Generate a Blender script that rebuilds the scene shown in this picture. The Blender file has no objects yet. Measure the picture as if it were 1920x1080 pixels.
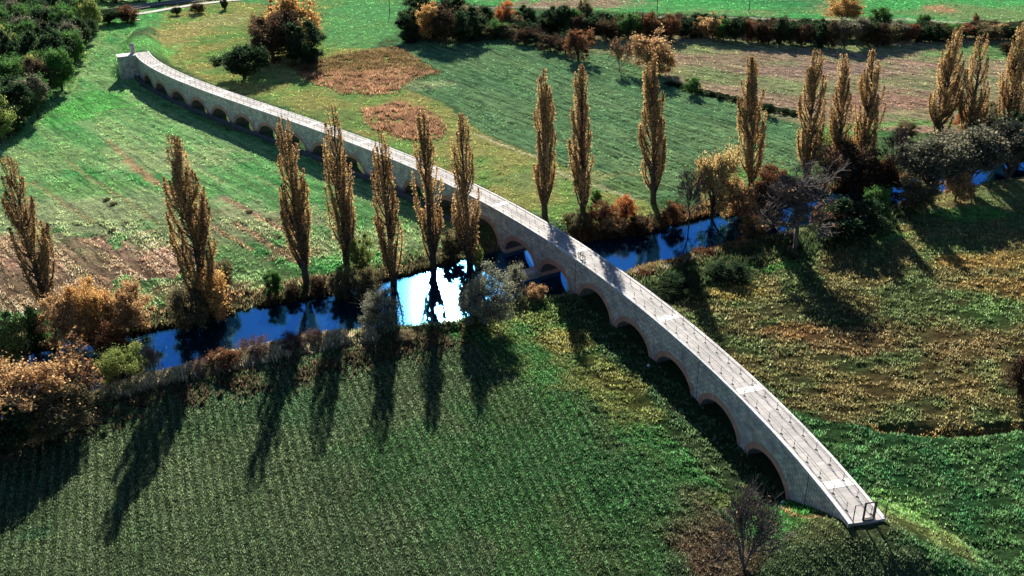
import bpy, math, random
import numpy as np
from mathutils import Matrix, Vector
random.seed(5); RNG = np.random.default_rng(11)
SC = bpy.context.scene
COL = SC.collection

# ------------------------------------------------------------------ camera
F = 1876.69; PITCH = math.radians(26.5704); ROLL = math.radians(-0.7407)
SUN_EL = math.radians(27.44); SUN_AZ = math.radians(-4.2435)
CAMH = 70.0
_fw = np.array([0, math.cos(PITCH), -math.sin(PITCH)]); _up = np.array([0, math.sin(PITCH), math.cos(PITCH)]); _rt = np.array([1., 0, 0])
_c, _s = math.cos(ROLL), math.sin(ROLL)
CR = _c*_rt + _s*_up; CU = -_s*_rt + _c*_up; CF = _fw
def at(px, py, z=0.0):
    d = (px-960)/F*CR - (py-540)/F*CU + CF
    t = (z-CAMH)/d[2]
    return np.array([d[0]*t, d[1]*t, z])
def proj(P):
    d = np.asarray(P, float) - np.array([0, 0, CAMH]); w = d @ CF
    return 960+F*(d@CR)/w, 540-F*(d@CU)/w, w
cam = bpy.data.cameras.new('camera'); co = bpy.data.objects.new('camera', cam); COL.objects.link(co)
cam.sensor_width = 36; cam.lens = 36*F/1920; cam.clip_end = 20000; cam.clip_start = 1
M = Matrix.Identity(4)
for i in range(3):
    M[i][0] = CR[i]; M[i][1] = CU[i]; M[i][2] = -CF[i]
M[2][3] = CAMH
co.matrix_world = M
SC.camera = co

# ------------------------------------------------------------------ light
SUN = np.array([math.cos(SUN_EL)*math.sin(SUN_AZ), math.cos(SUN_EL)*math.cos(SUN_AZ), math.sin(SUN_EL)])
sl = bpy.data.lights.new('sun', 'SUN'); sl.energy = 5.0; sl.angle = math.radians(0.55); sl.color = (1.0, 0.93, 0.82)
so = bpy.data.objects.new('sun', sl); COL.objects.link(so)
so.rotation_euler = Vector(SUN).to_track_quat('Z', 'Y').to_euler()
w = bpy.data.worlds.new('World'); SC.world = w; w.use_nodes = True
nt = w.node_tree; bg = nt.nodes['Background']
sk = nt.nodes.new('ShaderNodeTexSky'); sk.sky_type = 'NISHITA'; sk.sun_disc = False
sk.sun_elevation = SUN_EL; sk.sun_rotation = SUN_AZ; sk.dust_density = 0.1; sk.ozone_density = 3.0; sk.air_density = 0.72; sk.altitude = 1200
nt.links.new(sk.outputs[0], bg.inputs[0]); bg.inputs[1].default_value = 0.05
SC.view_settings.view_transform = 'Standard'; SC.view_settings.look = 'None'
SC.view_settings.exposure = 1.42; SC.view_settings.gamma = 1
SC.cycles.max_bounces = 5; SC.cycles.transparent_max_bounces = 4; SC.cycles.caustics_reflective = False

# ------------------------------------------------------------------ noise
def _h(ix, iy, seed):
    n = (ix.astype(np.int64)*374761393 + iy.astype(np.int64)*668265263 + seed*1442695041) & 0xffffffff
    n = ((n ^ (n >> 13))*1274126177) & 0xffffffff
    return ((n ^ (n >> 16)) & 0xffffff)/float(0xffffff)
def vnoise(x, y, seed=0):
    ix = np.floor(x); iy = np.floor(y); fx = x-ix; fy = y-iy
    fx = fx*fx*(3-2*fx); fy = fy*fy*(3-2*fy)
    a = _h(ix, iy, seed); b = _h(ix+1, iy, seed); c = _h(ix, iy+1, seed); d = _h(ix+1, iy+1, seed)
    return (a*(1-fx)+b*fx)*(1-fy)+(c*(1-fx)+d*fx)*fy
def fbm(x, y, sc, oc=4, seed=0, rot=True):
    v = 0; a = 1; t = 0
    for o in range(oc):
        ca, sa = (math.cos(.6+1.13*o), math.sin(.6+1.13*o)) if rot else (1., 0.)
        v = v+a*vnoise((x*ca-y*sa)/sc*2**o+17*o, (x*sa+y*ca)/sc*2**o-9*o, seed+o); t += a; a *= .55
    return v/t
def sm(e0, e1, x):
    t = np.clip((x-e0)/(e1-e0), 0, 1); return t*t*(3-2*t)
def inpoly(x, y, poly):
    r = np.zeros(x.shape, bool); n = len(poly)
    for i in range(n):
        x1, y1 = poly[i]; x2, y2 = poly[(i+1) % n]
        if y1 == y2: continue
        c = ((y1 > y) != (y2 > y)) & (x < (x2-x1)*(y-y1)/(y2-y1)+x1)
        r ^= c
    return r
def dpoly(x, y, pts, closed=False):
    m = np.full(x.shape, 1e9); P = [np.array(p[:2], float) for p in pts]
    if closed: P = P+[P[0]]
    for a, b in zip(P[:-1], P[1:]):
        d = b-a; t = np.clip(((x-a[0])*d[0]+(y-a[1])*d[1])/(d@d), 0, 1)
        m = np.minimum(m, np.hypot(x-a[0]-t*d[0], y-a[1]-t*d[1]))
    return m

# ------------------------------------------------------------------ mesh helpers
def link(name, verts, faces, mat, parent=None, col=None, uv=None, smooth=False, nper=None):
    me = bpy.data.meshes.new(name)
    verts = np.asarray(verts, np.float32)
    if isinstance(faces, np.ndarray):
        n = len(faces); k = faces.shape[1]
        me.vertices.add(len(verts)); me.vertices.foreach_set('co', verts.ravel())
        me.loops.add(n*k); me.loops.foreach_set('vertex_index', faces.astype(np.int32).ravel())
        me.polygons.add(n); me.polygons.foreach_set('loop_start', np.arange(0, n*k, k, dtype=np.int32))
        try: me.polygons.foreach_set('loop_total', np.full(n, k, np.int32))
        except Exception: pass
        me.update(calc_edges=True)
    else:
        me.from_pydata([tuple(map(float, v)) for v in verts], [], [tuple(int(i) for i in f) for f in faces]); me.update()
    if col is not None:
        a = me.color_attributes.new('Col', 'FLOAT_COLOR', 'POINT')
        c = np.ones((len(verts), 4), np.float32); c[:, :3] = col; a.data.foreach_set('color', c.ravel())
    if uv is not None:
        ul = me.uv_layers.new(name='UVMap'); li = np.empty(len(me.loops), np.int32); me.loops.foreach_get('vertex_index', li)
        ul.data.foreach_set('uv', np.asarray(uv, np.float32)[li].ravel())
    if smooth: me.polygons.foreach_set('use_smooth', np.ones(len(me.polygons), bool))
    me.materials.append(mat)
    o = bpy.data.objects.new(name, me); COL.objects.link(o)
    if parent: o.parent = parent
    return o
def tag(o, label=None, cat=None, group=None, kind=None):
    if label: o['label'] = label
    if cat: o['category'] = cat
    if group: o['group'] = group
    if kind: o['kind'] = kind
    return o
def empty(name, loc=(0, 0, 0)):
    o = bpy.data.objects.new(name, None); o.location = loc; o.empty_display_size = .2; COL.objects.link(o); return o
class MB:
    def __init__(s): s.v = []; s.f = []; s.uv = []
    def add(s, V, Fs, uv=None):
        n = len(s.v); s.v += [tuple(map(float, v)) for v in V]; s.f += [tuple(n+i for i in f) for f in Fs]
        s.uv += [tuple(u) for u in uv] if uv is not None else [(v[0]+v[1], v[2]) for v in V]
    def box(s, c, sx, sy, sz, ang=0.0, top=1.0):      # c = centre of the bottom
        ca, sa = math.cos(ang), math.sin(ang); V = []
        for z, k in ((0, 1.0), (sz, top)):
            for dx, dy in ((-1, -1), (1, -1), (1, 1), (-1, 1)):
                x = dx*sx/2*k; y = dy*sy/2*k
                V.append((c[0]+x*ca-y*sa, c[1]+x*sa+y*ca, c[2]+z))
        s.add(V, [(3, 2, 1, 0), (4, 5, 6, 7), (0, 1, 5, 4), (1, 2, 6, 5), (2, 3, 7, 6), (3, 0, 4, 7)])
    def tube(s, pts, rad, n=6, cap=True):
        P = [np.array(p, float) for p in pts]; m = len(P)
        if not hasattr(rad, '__len__'): rad = [rad]*m
        V = []
        for i in range(m):
            d = P[min(i+1, m-1)]-P[max(i-1, 0)]; d = d/(np.linalg.norm(d)+1e-9)
            a = np.cross(d, [0, 0, 1.] if abs(d[2]) < .9 else [1., 0, 0]); a /= np.linalg.norm(a); b = np.cross(d, a)
            for k in range(n):
                t = 2*math.pi*k/n; V.append(P[i]+rad[i]*(math.cos(t)*a+math.sin(t)*b))
        Fs = [(i*n+k, i*n+(k+1) % n, (i+1)*n+(k+1) % n, (i+1)*n+k) for i in range(m-1) for k in range(n)]
        if cap: Fs += [tuple(range(n))[::-1], tuple((m-1)*n+k for k in range(n))]
        s.add(V, Fs)
    def build(s, name, mat, parent=None, smooth=False):
        return link(name, s.v, s.f, mat, parent, uv=s.uv, smooth=smooth)

# ------------------------------------------------------------------ materials
def newmat(name):
    m = bpy.data.materials.new(name); m.use_nodes = True; t = m.node_tree; t.nodes.clear()
    out = t.nodes.new('ShaderNodeOutputMaterial'); return m, t, out
def N(t, ty, **kw):
    n = t.nodes.new(ty)
    for k, v in kw.items():
        if k in ('blend_type', 'data_type', 'operation', 'attribute_name', 'noise_dimensions', 'feature', 'distance'): setattr(n, k, v)
        else: n.inputs[k.replace('_', ' ')].default_value = v
    return n
def mixc(t, fac, a, b, blend='MIX'):
    n = t.nodes.new('ShaderNodeMix'); n.data_type = 'RGBA'; n.blend_type = blend
    for k, v in ((0, fac), (6, a), (7, b)):
        if hasattr(v, 'links') or hasattr(v, 'is_linked'): t.links.new(v, n.inputs[k])
        elif isinstance(v, tuple): n.inputs[k].default_value = (*v[:3], 1)
        else: n.inputs[k].default_value = v
    return n.outputs[2]
def ramp(t, fac, stops):
    n = t.nodes.new('ShaderNodeValToRGB'); e = n.color_ramp.elements
    while len(e) < len(stops): e.new(.5)
    for i, (p, c) in enumerate(stops):
        e[i].position = p; e[i].color = (*c, 1) if isinstance(c, tuple) else (c, c, c, 1)
    t.links.new(fac, n.inputs[0]); return n.outputs[0]
def noise(t, vec, scale, detail=4, rough=.6, dist=0):
    n = N(t, 'ShaderNodeTexNoise', Scale=scale, Detail=detail, Roughness=rough, Distortion=dist)
    t.links.new(vec, n.inputs['Vector']); return n.outputs[0]
def leafmat(name, trans=.45):
    m, t, out = newmat(name); at_ = N(t, 'ShaderNodeAttribute', attribute_name='Col')
    d = N(t, 'ShaderNodeBsdfDiffuse'); tr = N(t, 'ShaderNodeBsdfTranslucent'); mx = N(t, 'ShaderNodeMixShader', Fac=trans)
    t.links.new(at_.outputs[0], d.inputs[0]); t.links.new(at_.outputs[0], tr.inputs[0])
    t.links.new(d.outputs[0], mx.inputs[1]); t.links.new(tr.outputs[0], mx.inputs[2]); t.links.new(mx.outputs[0], out.inputs[0])
    return m
def simple(name, c1, c2, scale=3., rough=.8, metal=0.0, bump=.0, coord='Object'):
    m, t, out = newmat(name); tc = N(t, 'ShaderNodeTexCoord'); nf = noise(t, tc.outputs[coord], scale, 5)
    b = N(t, 'ShaderNodeBsdfPrincipled', Roughness=rough, Metallic=metal)
    c = ramp(t, nf, [(.35, c1), (.65, c2)]); t.links.new(c, b.inputs['Base Color'])
    if bump:
        bp = N(t, 'ShaderNodeBump', Strength=bump, Distance=.05); t.links.new(nf, bp.inputs['Height']); t.links.new(bp.outputs[0], b.inputs['Normal'])
    t.links.new(b.outputs[0], out.inputs[0]); return m
MAT = {}
MAT['leaf'] = leafmat('leaf', .5); MAT['grass'] = leafmat('grass_blade', .52)
MAT['bark'] = simple('bark', (.028, .02, .016), (.075, .058, .045), 6, .9)
MAT['twig'] = simple('grey_twig', (.05, .04, .036), (.15, .125, .11), 4, .9)
MAT['steel'] = simple('dark_steel', (.012, .013, .014), (.03, .032, .034), 8, .5, .3)
MAT['cable'] = simple('cable', (.05, .05, .052), (.09, .09, .095), 8, .5, .5)
MAT['wood'] = simple('pole_wood', (.05, .04, .03), (.09, .07, .05), 8, .9)
MAT['track'] = simple('track_ballast', (.05, .046, .045), (.12, .11, .105), 3, .95)
MAT['rail'] = simple('rail_steel', (.3, .29, .29), (.5, .48, .47), 3, .5)
MAT['gravel'] = simple('pale_gravel', (.3, .28, .24), (.45, .42, .37), .7, .95)
MAT['whitestone'] = simple('white_stone', (.6, .6, .58), (.8, .8, .78), 3, .9)

def ground_mat():
    m, t, out = newmat('ground'); tc = N(t, 'ShaderNodeTexCoord'); P = tc.outputs['Object']
    a = N(t, 'ShaderNodeAttribute', attribute_name='Col'); rw = N(t, 'ShaderNodeAttribute', attribute_name='Row')
    sx = N(t, 'ShaderNodeSeparateXYZ'); t.links.new(rw.outputs[1], sx.inputs[0])
    n1 = noise(t, P, .35, 6, .65); n2 = noise(t, P, 2.2, 5, .7)
    # stripes from the direction of ploughing: x = metres across the rows, y = strength
    cb = N(t, 'ShaderNodeCombineXYZ'); t.links.new(sx.outputs[0], cb.inputs[0])
    nd = noise(t, P, .12, 3, .5); sc = N(t, 'ShaderNodeMath', operation='MULTIPLY'); sc.inputs[1].default_value = 3.0; t.links.new(nd, sc.inputs[0])
    ad = N(t, 'ShaderNodeMath', operation='ADD'); t.links.new(sx.outputs[0], ad.inputs[0]); t.links.new(sc.outputs[0], ad.inputs[1])
    cb2 = N(t, 'ShaderNodeCombineXYZ'); t.links.new(ad.outputs[0], cb2.inputs[0]); t.links.new(sx.outputs[2], cb2.inputs[1])
    st = noise(t, cb2.outputs[0], .95, 4, .75)
    c = mixc(t, 1.0, a.outputs[0], ramp(t, n1, [(.3, .62), (.7, 1.35)]), 'MULTIPLY')
    c = mixc(t, 1.0, c, ramp(t, n2, [(.3, .55), (.7, 1.4)]), 'MULTIPLY')
    sr = ramp(t, st, [(.36, (.36, .32, .36)), (.5, (1., 1., 1.)), (.64, (1.65, 1.5, 1.45))])
    c = mixc(t, sx.outputs[1], c, mixc(t, 1.0, c, sr, 'MULTIPLY'))
    b = N(t, 'ShaderNodeBsdfDiffuse', Roughness=.5); t.links.new(c, b.inputs[0])
    n3 = noise(t, P, 1.6, 8, .75); mm = N(t, 'ShaderNodeMath', operation='ADD'); t.links.new(n3, mm.inputs[0])
    m2 = N(t, 'ShaderNodeMath', operation='MULTIPLY'); t.links.new(st, m2.inputs[0]); t.links.new(sx.outputs[1], m2.inputs[1]); t.links.new(m2.outputs[0], mm.inputs[1])
    bp = N(t, 'ShaderNodeBump', Strength=.9, Distance=.35); t.links.new(mm.outputs[0], bp.inputs['Height']); t.links.new(bp.outputs[0], b.inputs['Normal'])
    t.links.new(b.outputs[0], out.inputs[0]); return m
MAT['ground'] = ground_mat()

def water_mat():
    m, t, out = newmat('water'); tc = N(t, 'ShaderNodeTexCoord'); P = tc.outputs['Object']
    g = N(t, 'ShaderNodeBsdfGlossy', Roughness=.06); g.inputs[0].default_value = (.11, .47, 1, 1)
    d = N(t, 'ShaderNodeBsdfDiffuse'); d.inputs[0].default_value = (.002, .012, .03, 1)
    fr = N(t, 'ShaderNodeFresnel', IOR=WIOR); mx = N(t, 'ShaderNodeMixShader')
    n1 = noise(t, P, 3.2, 4, .6); bp = N(t, 'ShaderNodeBump', Strength=.07, Distance=.05)
    t.links.new(n1, bp.inputs['Height']); t.links.new(bp.outputs[0], g.inputs['Normal'])
    t.links.new(fr.outputs[0], mx.inputs[0]); t.links.new(d.outputs[0], mx.inputs[1]); t.links.new(g.outputs[0], mx.inputs[2])
    t.links.new(mx.outputs[0], out.inputs[0]); return m
WIOR = 6
MAT['water'] = water_mat()

def stone_mat(name, c1, c2, mort, bw, bh, stain=True, ms=.03):
    m, t, out = newmat(name); uv = N(t, 'ShaderNodeUVMap'); V = uv.outputs[0]; tc = N(t, 'ShaderNodeTexCoord'); P = tc.outputs['Object']
    br = N(t, 'ShaderNodeTexBrick'); br.inputs['Color1'].default_value = (*c1, 1); br.inputs['Color2'].default_value = (*c2, 1); br.inputs['Mortar'].default_value = (*mort, 1)
    br.inputs['Scale'].default_value = 1; br.inputs['Mortar Size'].default_value = ms; br.inputs['Mortar Smooth'].default_value = .4
    br.inputs['Brick Width'].default_value = bw; br.inputs['Row Height'].default_value = bh
    dn = N(t, 'ShaderNodeTexNoise', Scale=1.3, Detail=3); t.links.new(V, dn.inputs['Vector'])
    vm = N(t, 'ShaderNodeMix'); vm.data_type = 'RGBA'; vm.inputs[0].default_value = .012; t.links.new(V, vm.inputs[6]); t.links.new(dn.outputs[1], vm.inputs[7])
    t.links.new(vm.outputs[2], br.inputs['Vector'])
    c = br.outputs[0]
    vo = N(t, 'ShaderNodeTexVoronoi', Scale=2.6); t.links.new(V, vo.inputs['Vector'])
    c = mixc(t, .25 if stain else .06, c, mixc(t, 1., c, vo.outputs['Color'], 'MULTIPLY'))
    n1 = noise(t, P, .8, 6, .65); c = mixc(t, 1., c, ramp(t, n1, [(.3, .65), (.7, 1.3)] if stain else [(.3, .86), (.7, 1.12)]), 'MULTIPLY')
    if not stain:
        mq = N(t, 'ShaderNodeMapping'); mq.inputs['Scale'].default_value = (.16, .02, 1); t.links.new(V, mq.inputs['Vector'])
        c = mixc(t, 1., c, ramp(t, noise(t, mq.outputs[0], 1.0, 4, .7), [(.35, .78), (.5, .95), (.65, 1.2)]), 'MULTIPLY')
    if stain:
        mp = N(t, 'ShaderNodeMapping'); mp.inputs['Scale'].default_value = (1.1, .12, 1); t.links.new(V, mp.inputs['Vector'])
        n2 = noise(t, mp.outputs[0], 1.2, 5, .7); c = mixc(t, ramp(t, n2, [(.55, 0.), (.75, .65)]), c, (.05, .05, .05))
    b = N(t, 'ShaderNodeBsdfPrincipled', Roughness=.9); t.links.new(c, b.inputs['Base Color'])
    bp = N(t, 'ShaderNodeBump', Strength=.6, Distance=.06)
    sb = N(t, 'ShaderNodeMath', operation='SUBTRACT'); t.links.new(n1, sb.inputs[0]); t.links.new(br.outputs['Fac'], sb.inputs[1])
    t.links.new(sb.outputs[0], bp.inputs['Height']); t.links.new(bp.outputs[0], b.inputs['Normal'])
    t.links.new(b.outputs[0], out.inputs[0]); return m
MAT['stone'] = stone_mat('coursed_stone', (.48, .455, .42), (.76, .69, .59), (.12, .115, .11), .95, .36, True, .045)
MAT['brick'] = stone_mat('arch_brick', (.50, .23, .155), (.62, .34, .24), (.2, .14, .11), .14, .9, False, .02)
MAT['barrel_shade'] = stone_mat('barrel_painted_shade', (.12, .11, .10), (.17, .15, .135), (.07, .065, .06), .6, .3)  # arch lining darker than the brick: shade under the arches put into the colour
MAT['slab'] = stone_mat('deck_slab', (.35, .335, .32), (.42, .40, .38), (.24, .23, .22), 1.25, .92, False, .02)
MAT['coping'] = stone_mat('coping_stone', (.55, .53, .52), (.62, .6, .59), (.3, .28, .27), 1.2, 3., False)
MAT['joint'] = simple('pale_cross_slab', (.6, .58, .56), (.68, .66, .64), .8, .9)
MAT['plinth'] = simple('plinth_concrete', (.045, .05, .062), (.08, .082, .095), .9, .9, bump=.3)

# ------------------------------------------------------------------ river
FARB = [(-260, 745), (-120, 700), (0, 672), (150, 640), (290, 616), (400, 594), (500, 573), (620, 550), (700, 528), (780, 507), (870, 486), (930, 472), (1010, 462), (1120, 452), (1200, 441), (1260, 420), (1330, 404), (1400, 398), (1470, 382), (1560, 362), (1650, 348), (1720, 333), (1790, 318), (1860, 303), (1920, 294), (2050, 278), (2250, 262)]
NEARB = [(-260, 880), (-120, 830), (0, 790), (150, 745), (290, 708), (365, 690), (440, 662), (520, 648), (580, 634), (650, 626), (700, 618), (770, 612), (850, 603), (900, 588), (960, 562), (1040, 553), (1100, 536), (1185, 506), (1240, 491), (1310, 471), (1380, 453), (1440, 445), (1480, 432), (1560, 408), (1650, 388), (1700, 378), (1760, 362), (1850, 343), (1920, 330), (2050, 310), (2250, 290)]
ZW = -1.0
fb = [at(x, y, ZW)[:2] for x, y in FARB]; nb = [at(x, y, ZW)[:2] for x, y in NEARB]
RIVER = fb+nb[::-1]
def river_sd(x, y):
    wx = (fbm(x, y, 7, 3, 31)-.5)*2.2; wy = (fbm(x, y, 7, 3, 37)-.5)*2.2
    d = dpoly(x+wx, y+wy, RIVER, True)
    return np.where(inpoly(x+wx, y+wy, RIVER), -d, d)

# ------------------------------------------------------------------ bridge line
CL = np.array([[-101.02, 275.48], [-98.38, 270.2], [-95.37, 265.14], [-92.06, 260.25], [-88.52, 255.52], [-84.78, 250.92], [-80.9, 246.42], [-76.9, 242.01], [-72.81, 237.67], [-68.65, 233.38], [-64.43, 229.14], [-60.18, 224.92], [-55.91, 220.72], [-51.62, 216.51], [-47.34, 212.3], [-43.07, 208.07], [-38.83, 203.81], [-34.63, 199.5], [-30.47, 195.14], [-26.37, 190.72], [-22.35, 186.22], [-18.4, 181.66], [-14.55, 177.01], [-10.81, 172.27], [-7.17, 167.45], [-3.64, 162.54], [-0.24, 157.54], [3.03, 152.45], [6.17, 147.28], [9.18, 142.04], [12.06, 136.72], [14.81, 131.34], [17.43, 125.9], [19.92, 120.4], [22.28, 114.85], [24.51, 109.26], [26.6, 103.61], [28.54, 97.91], [30.32, 92.14], [31.92, 86.28], [33.3, 80.31], [34.07, 76.25]])
_seg = np.r_[0, np.cumsum(np.hypot(*np.diff(CL, axis=0).T))]; SLEN = _seg[-1]
DZ = 6.16; HW = 1.875
def cpt(s): return np.array([np.interp(s, _seg, CL[:, 0]), np.interp(s, _seg, CL[:, 1])])
def frame(s):
    a = cpt(max(s-1.5, 0)); b = cpt(min(s+1.5, SLEN)); t = (b-a)/np.linalg.norm(b-a)
    return cpt(s), t, np.array([t[1], -t[0]])*1.0          # offset + is towards the camera's left side
def bp(s, off, z):
    c, t, n = frame(s); q = c+n*off; return np.array([q[0], q[1], z])
_, _t, _n = frame(122)
SG = 1.0 if _n[0] < 0 else -1.0        # make + the left (shaded) side
def B(s, off, z): return bp(s, SG*off, z)
ARCH = [14.2, 24.2, 34.8, 45.3, 55.7, 65.8, 75.7, 86, 96.4, 107, 117.7, 128.5, 139.5, 150.7, 161.7, 172.6, 184.1, 194.8, 205.7, 217, 228.2]
def arch_dim(c):
    if c < 155: return 4.05, 3.3
    if 180 < c < 188: return 4.5, 3.5
    return 4.4, 2.85

# ------------------------------------------------------------------ ground height
END = B(SLEN+.6, 0, 0)[:2]; _c2, _t2, _n2 = frame(SLEN); END2 = END+_t2*3.0+np.array([1.5, 0])
_c0, _t0, _n0 = frame(1.); ST = cpt(0)-_t0*4.5
EMB = [ST, at(262, 60, 3)[:2], at(285, 25, 2)[:2]]
DITCH = [at(x, y)[:2] for x, y in [(1660, 800), (1720, 806), (1790, 811), (1850, 806), (1920, 797), (2010, 778)]]
def height(x, y, fine=True):
    h = (fbm(x, y, 22, 3, 3)-.5)*.5
    if fine: h = h+(fbm(x, y*1.3, 1.3, 3, 5)-.5)*np.where(x > 8, .65, np.where(y < 145, .16, .45))
    r = river_sd(x, y)
    k = sm(0, 4.5, r)
    h = np.where(r > 0, h*k+(1-k)*ZW+sm(3, 7, r)*(1-sm(7, 12, r))*.25, ZW-np.minimum(-r, 2)*.7)
    dn = dpoly(x, y, nb); out = (r > .5) & (dpoly(x, y, nb) < dpoly(x, y, fb)); lk = np.where(x < 2, .95, .4)
    h = h+np.where(out, lk*np.exp(-((dn-3.4)/1.5)**2), 0)
    # embankments that carry the deck's ends
    e = DZ-.35-np.maximum(dpoly(x, y, [END, END2])-1.6, 0)*.55
    h = np.maximum(h, e+(fbm(x, y, 1.7, 3, 5)-.5)*.3)
    d = dpoly(x, y, EMB); t = np.clip(np.hypot(x-ST[0], y-ST[1])/60, 0, 1)
    e = (DZ-.3)*(1-t*.75)-np.maximum(d-2.2, 0)*.8
    h = np.maximum(h, e+(fbm(x, y, 1.7, 2, 5)-.5)*.25)
    dd = dpoly(x, y, DITCH)
    h = h-.9*np.exp(-(dd/.9)**2)
    return h

# ------------------------------------------------------------------ ground colour by field
def P_(*pts): return [at(x, y)[:2] for x, y in pts]
G_EMER = (.045, .20, .05); G_LEFT = (.17, .265, .11); G_OLIVE = (.15, .17, .055); G_DARK = (.035, .095, .036)
FIELDS = [   # polygon, colour, second colour, patch scale, row direction (two px), row strength, warp
 ('base', None, (.07, .105, .045), (.05, .11, .045), 9, ((0, 0), (1, 0)), 0., 0),
 ('far_left', P_((-700, -60), (760, -60), (745, 60), (640, 120), (300, 60), (-700, 300)), (.08, .22, .075), (.12, .2, .07), 12, ((300, 60), (600, 20)), .15, 1.5),
 ('left', P_((-900, 700), (-900, 200), (100, -20), (300, -20), (262, 60), (232, 110), (260, 160), (420, 240), (600, 300), (860, 425), (880, 490), (700, 530), (500, 575), (300, 600), (100, 640)), G_LEFT, (.055, .2, .06), 13, ((250, 260), (540, 420)), .8, 1.5),
 ('ploughed', P_((-400, 425), (0, 432), (60, 452), (130, 440), (215, 458), (262, 436), (330, 440), (374, 482), (352, 522), (262, 512), (170, 560), (70, 585), (-400, 610)), (.31, .205, .14), (.20, .18, .10), 4, ((100, 430), (230, 540)), 1., 4.5),
 ('gold', P_((305, 25), (330, -10), (600, 20), (610, 90), (720, 90), (750, 130), (840, 200), (900, 250), (1060, 310), (1200, 370), (1240, 400), (1100, 440), (960, 380), (700, 262), (500, 190), (390, 155), (300, 110)), (.2, .2, .07), (.12, .2, .06), 8, ((320, 160), (700, 260)), .25, 1.2),
 ('central', P_((712, 84), (800, 70), (1130, 102), (1300, 172), (1500, 225), (1530, 300), (1400, 350), (1300, 370), (1190, 372), (1060, 312), (900, 250), (850, 200), (760, 165), (830, 137)), (.06, .135, .062), (.09, .155, .07), 14, ((800, 150), (1200, 300)), 1., .6),
 ('upper', P_((1100, 66), (1700, 70), (2300, 60), (2300, 300), (1750, 250), (1520, 240), (1440, 215), (1300, 165), (1140, 100)), (.225, .16, .115), (.14, .18, .08), 12, ((1280, 110), (1740, 180)), 1., .6),
 ('strip', P_((-900, -110), (2900, -110), (2900, 30), (1900, 55), (1500, 35), (1100, 20), (830, 5), (760, -5), (-900, -20)), (.06, .24, .075), (.13, .2, .08), 22, ((900, 0), (1500, 8)), .4, 1.5),
 ('front', P_((-900, 1500), (-900, 900), (0, 800), (200, 740), (380, 715), (600, 665), (800, 640), (960, 600), (1080, 620), (1260, 800), (1420, 980), (1560, 1060), (2600, 1600)), (.07, .118, .055), (.095, .135, .066), 5, ((590, 900), (640, 1060)), .8, 1.5),
 ('frontmid', P_((880, 560), (1040, 560), (1150, 690), (1330, 860), (1420, 960), (1300, 960), (1100, 780), (960, 700), (860, 640)), (.13, .155, .05), (.05, .15, .045), 5, ((960, 620), (1200, 800)), .1, 3),
 ('frontgreen', P_((900, 700), (1080, 740), (1300, 930), (1250, 1080), (1000, 1150), (850, 900)), (.05, .13, .045), (.075, .12, .05), 5, ((900, 750), (1030, 1050)), .75, 5),
 ('right', P_((1100, 545), (1190, 512), (1440, 450), (1700, 385), (1920, 335), (2600, 300), (2600, 800), (1920, 800), (1700, 808), (1500, 770), (1400, 700), (1250, 580)), (.15, .13, .055), (.095, .13, .05), 4.5, ((1300, 700), (1700, 690)), .2, 2.5),
 ('rightgreen', P_((1430, 745), (1500, 772), (1700, 809), (1920, 800), (2600, 800), (2600, 1600), (1800, 1300), (1640, 1000), (1600, 930)), (.04, .12, .045), (.065, .14, .05), 4, ((1400, 760), (1800, 1050)), .3, 2),
]
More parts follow.
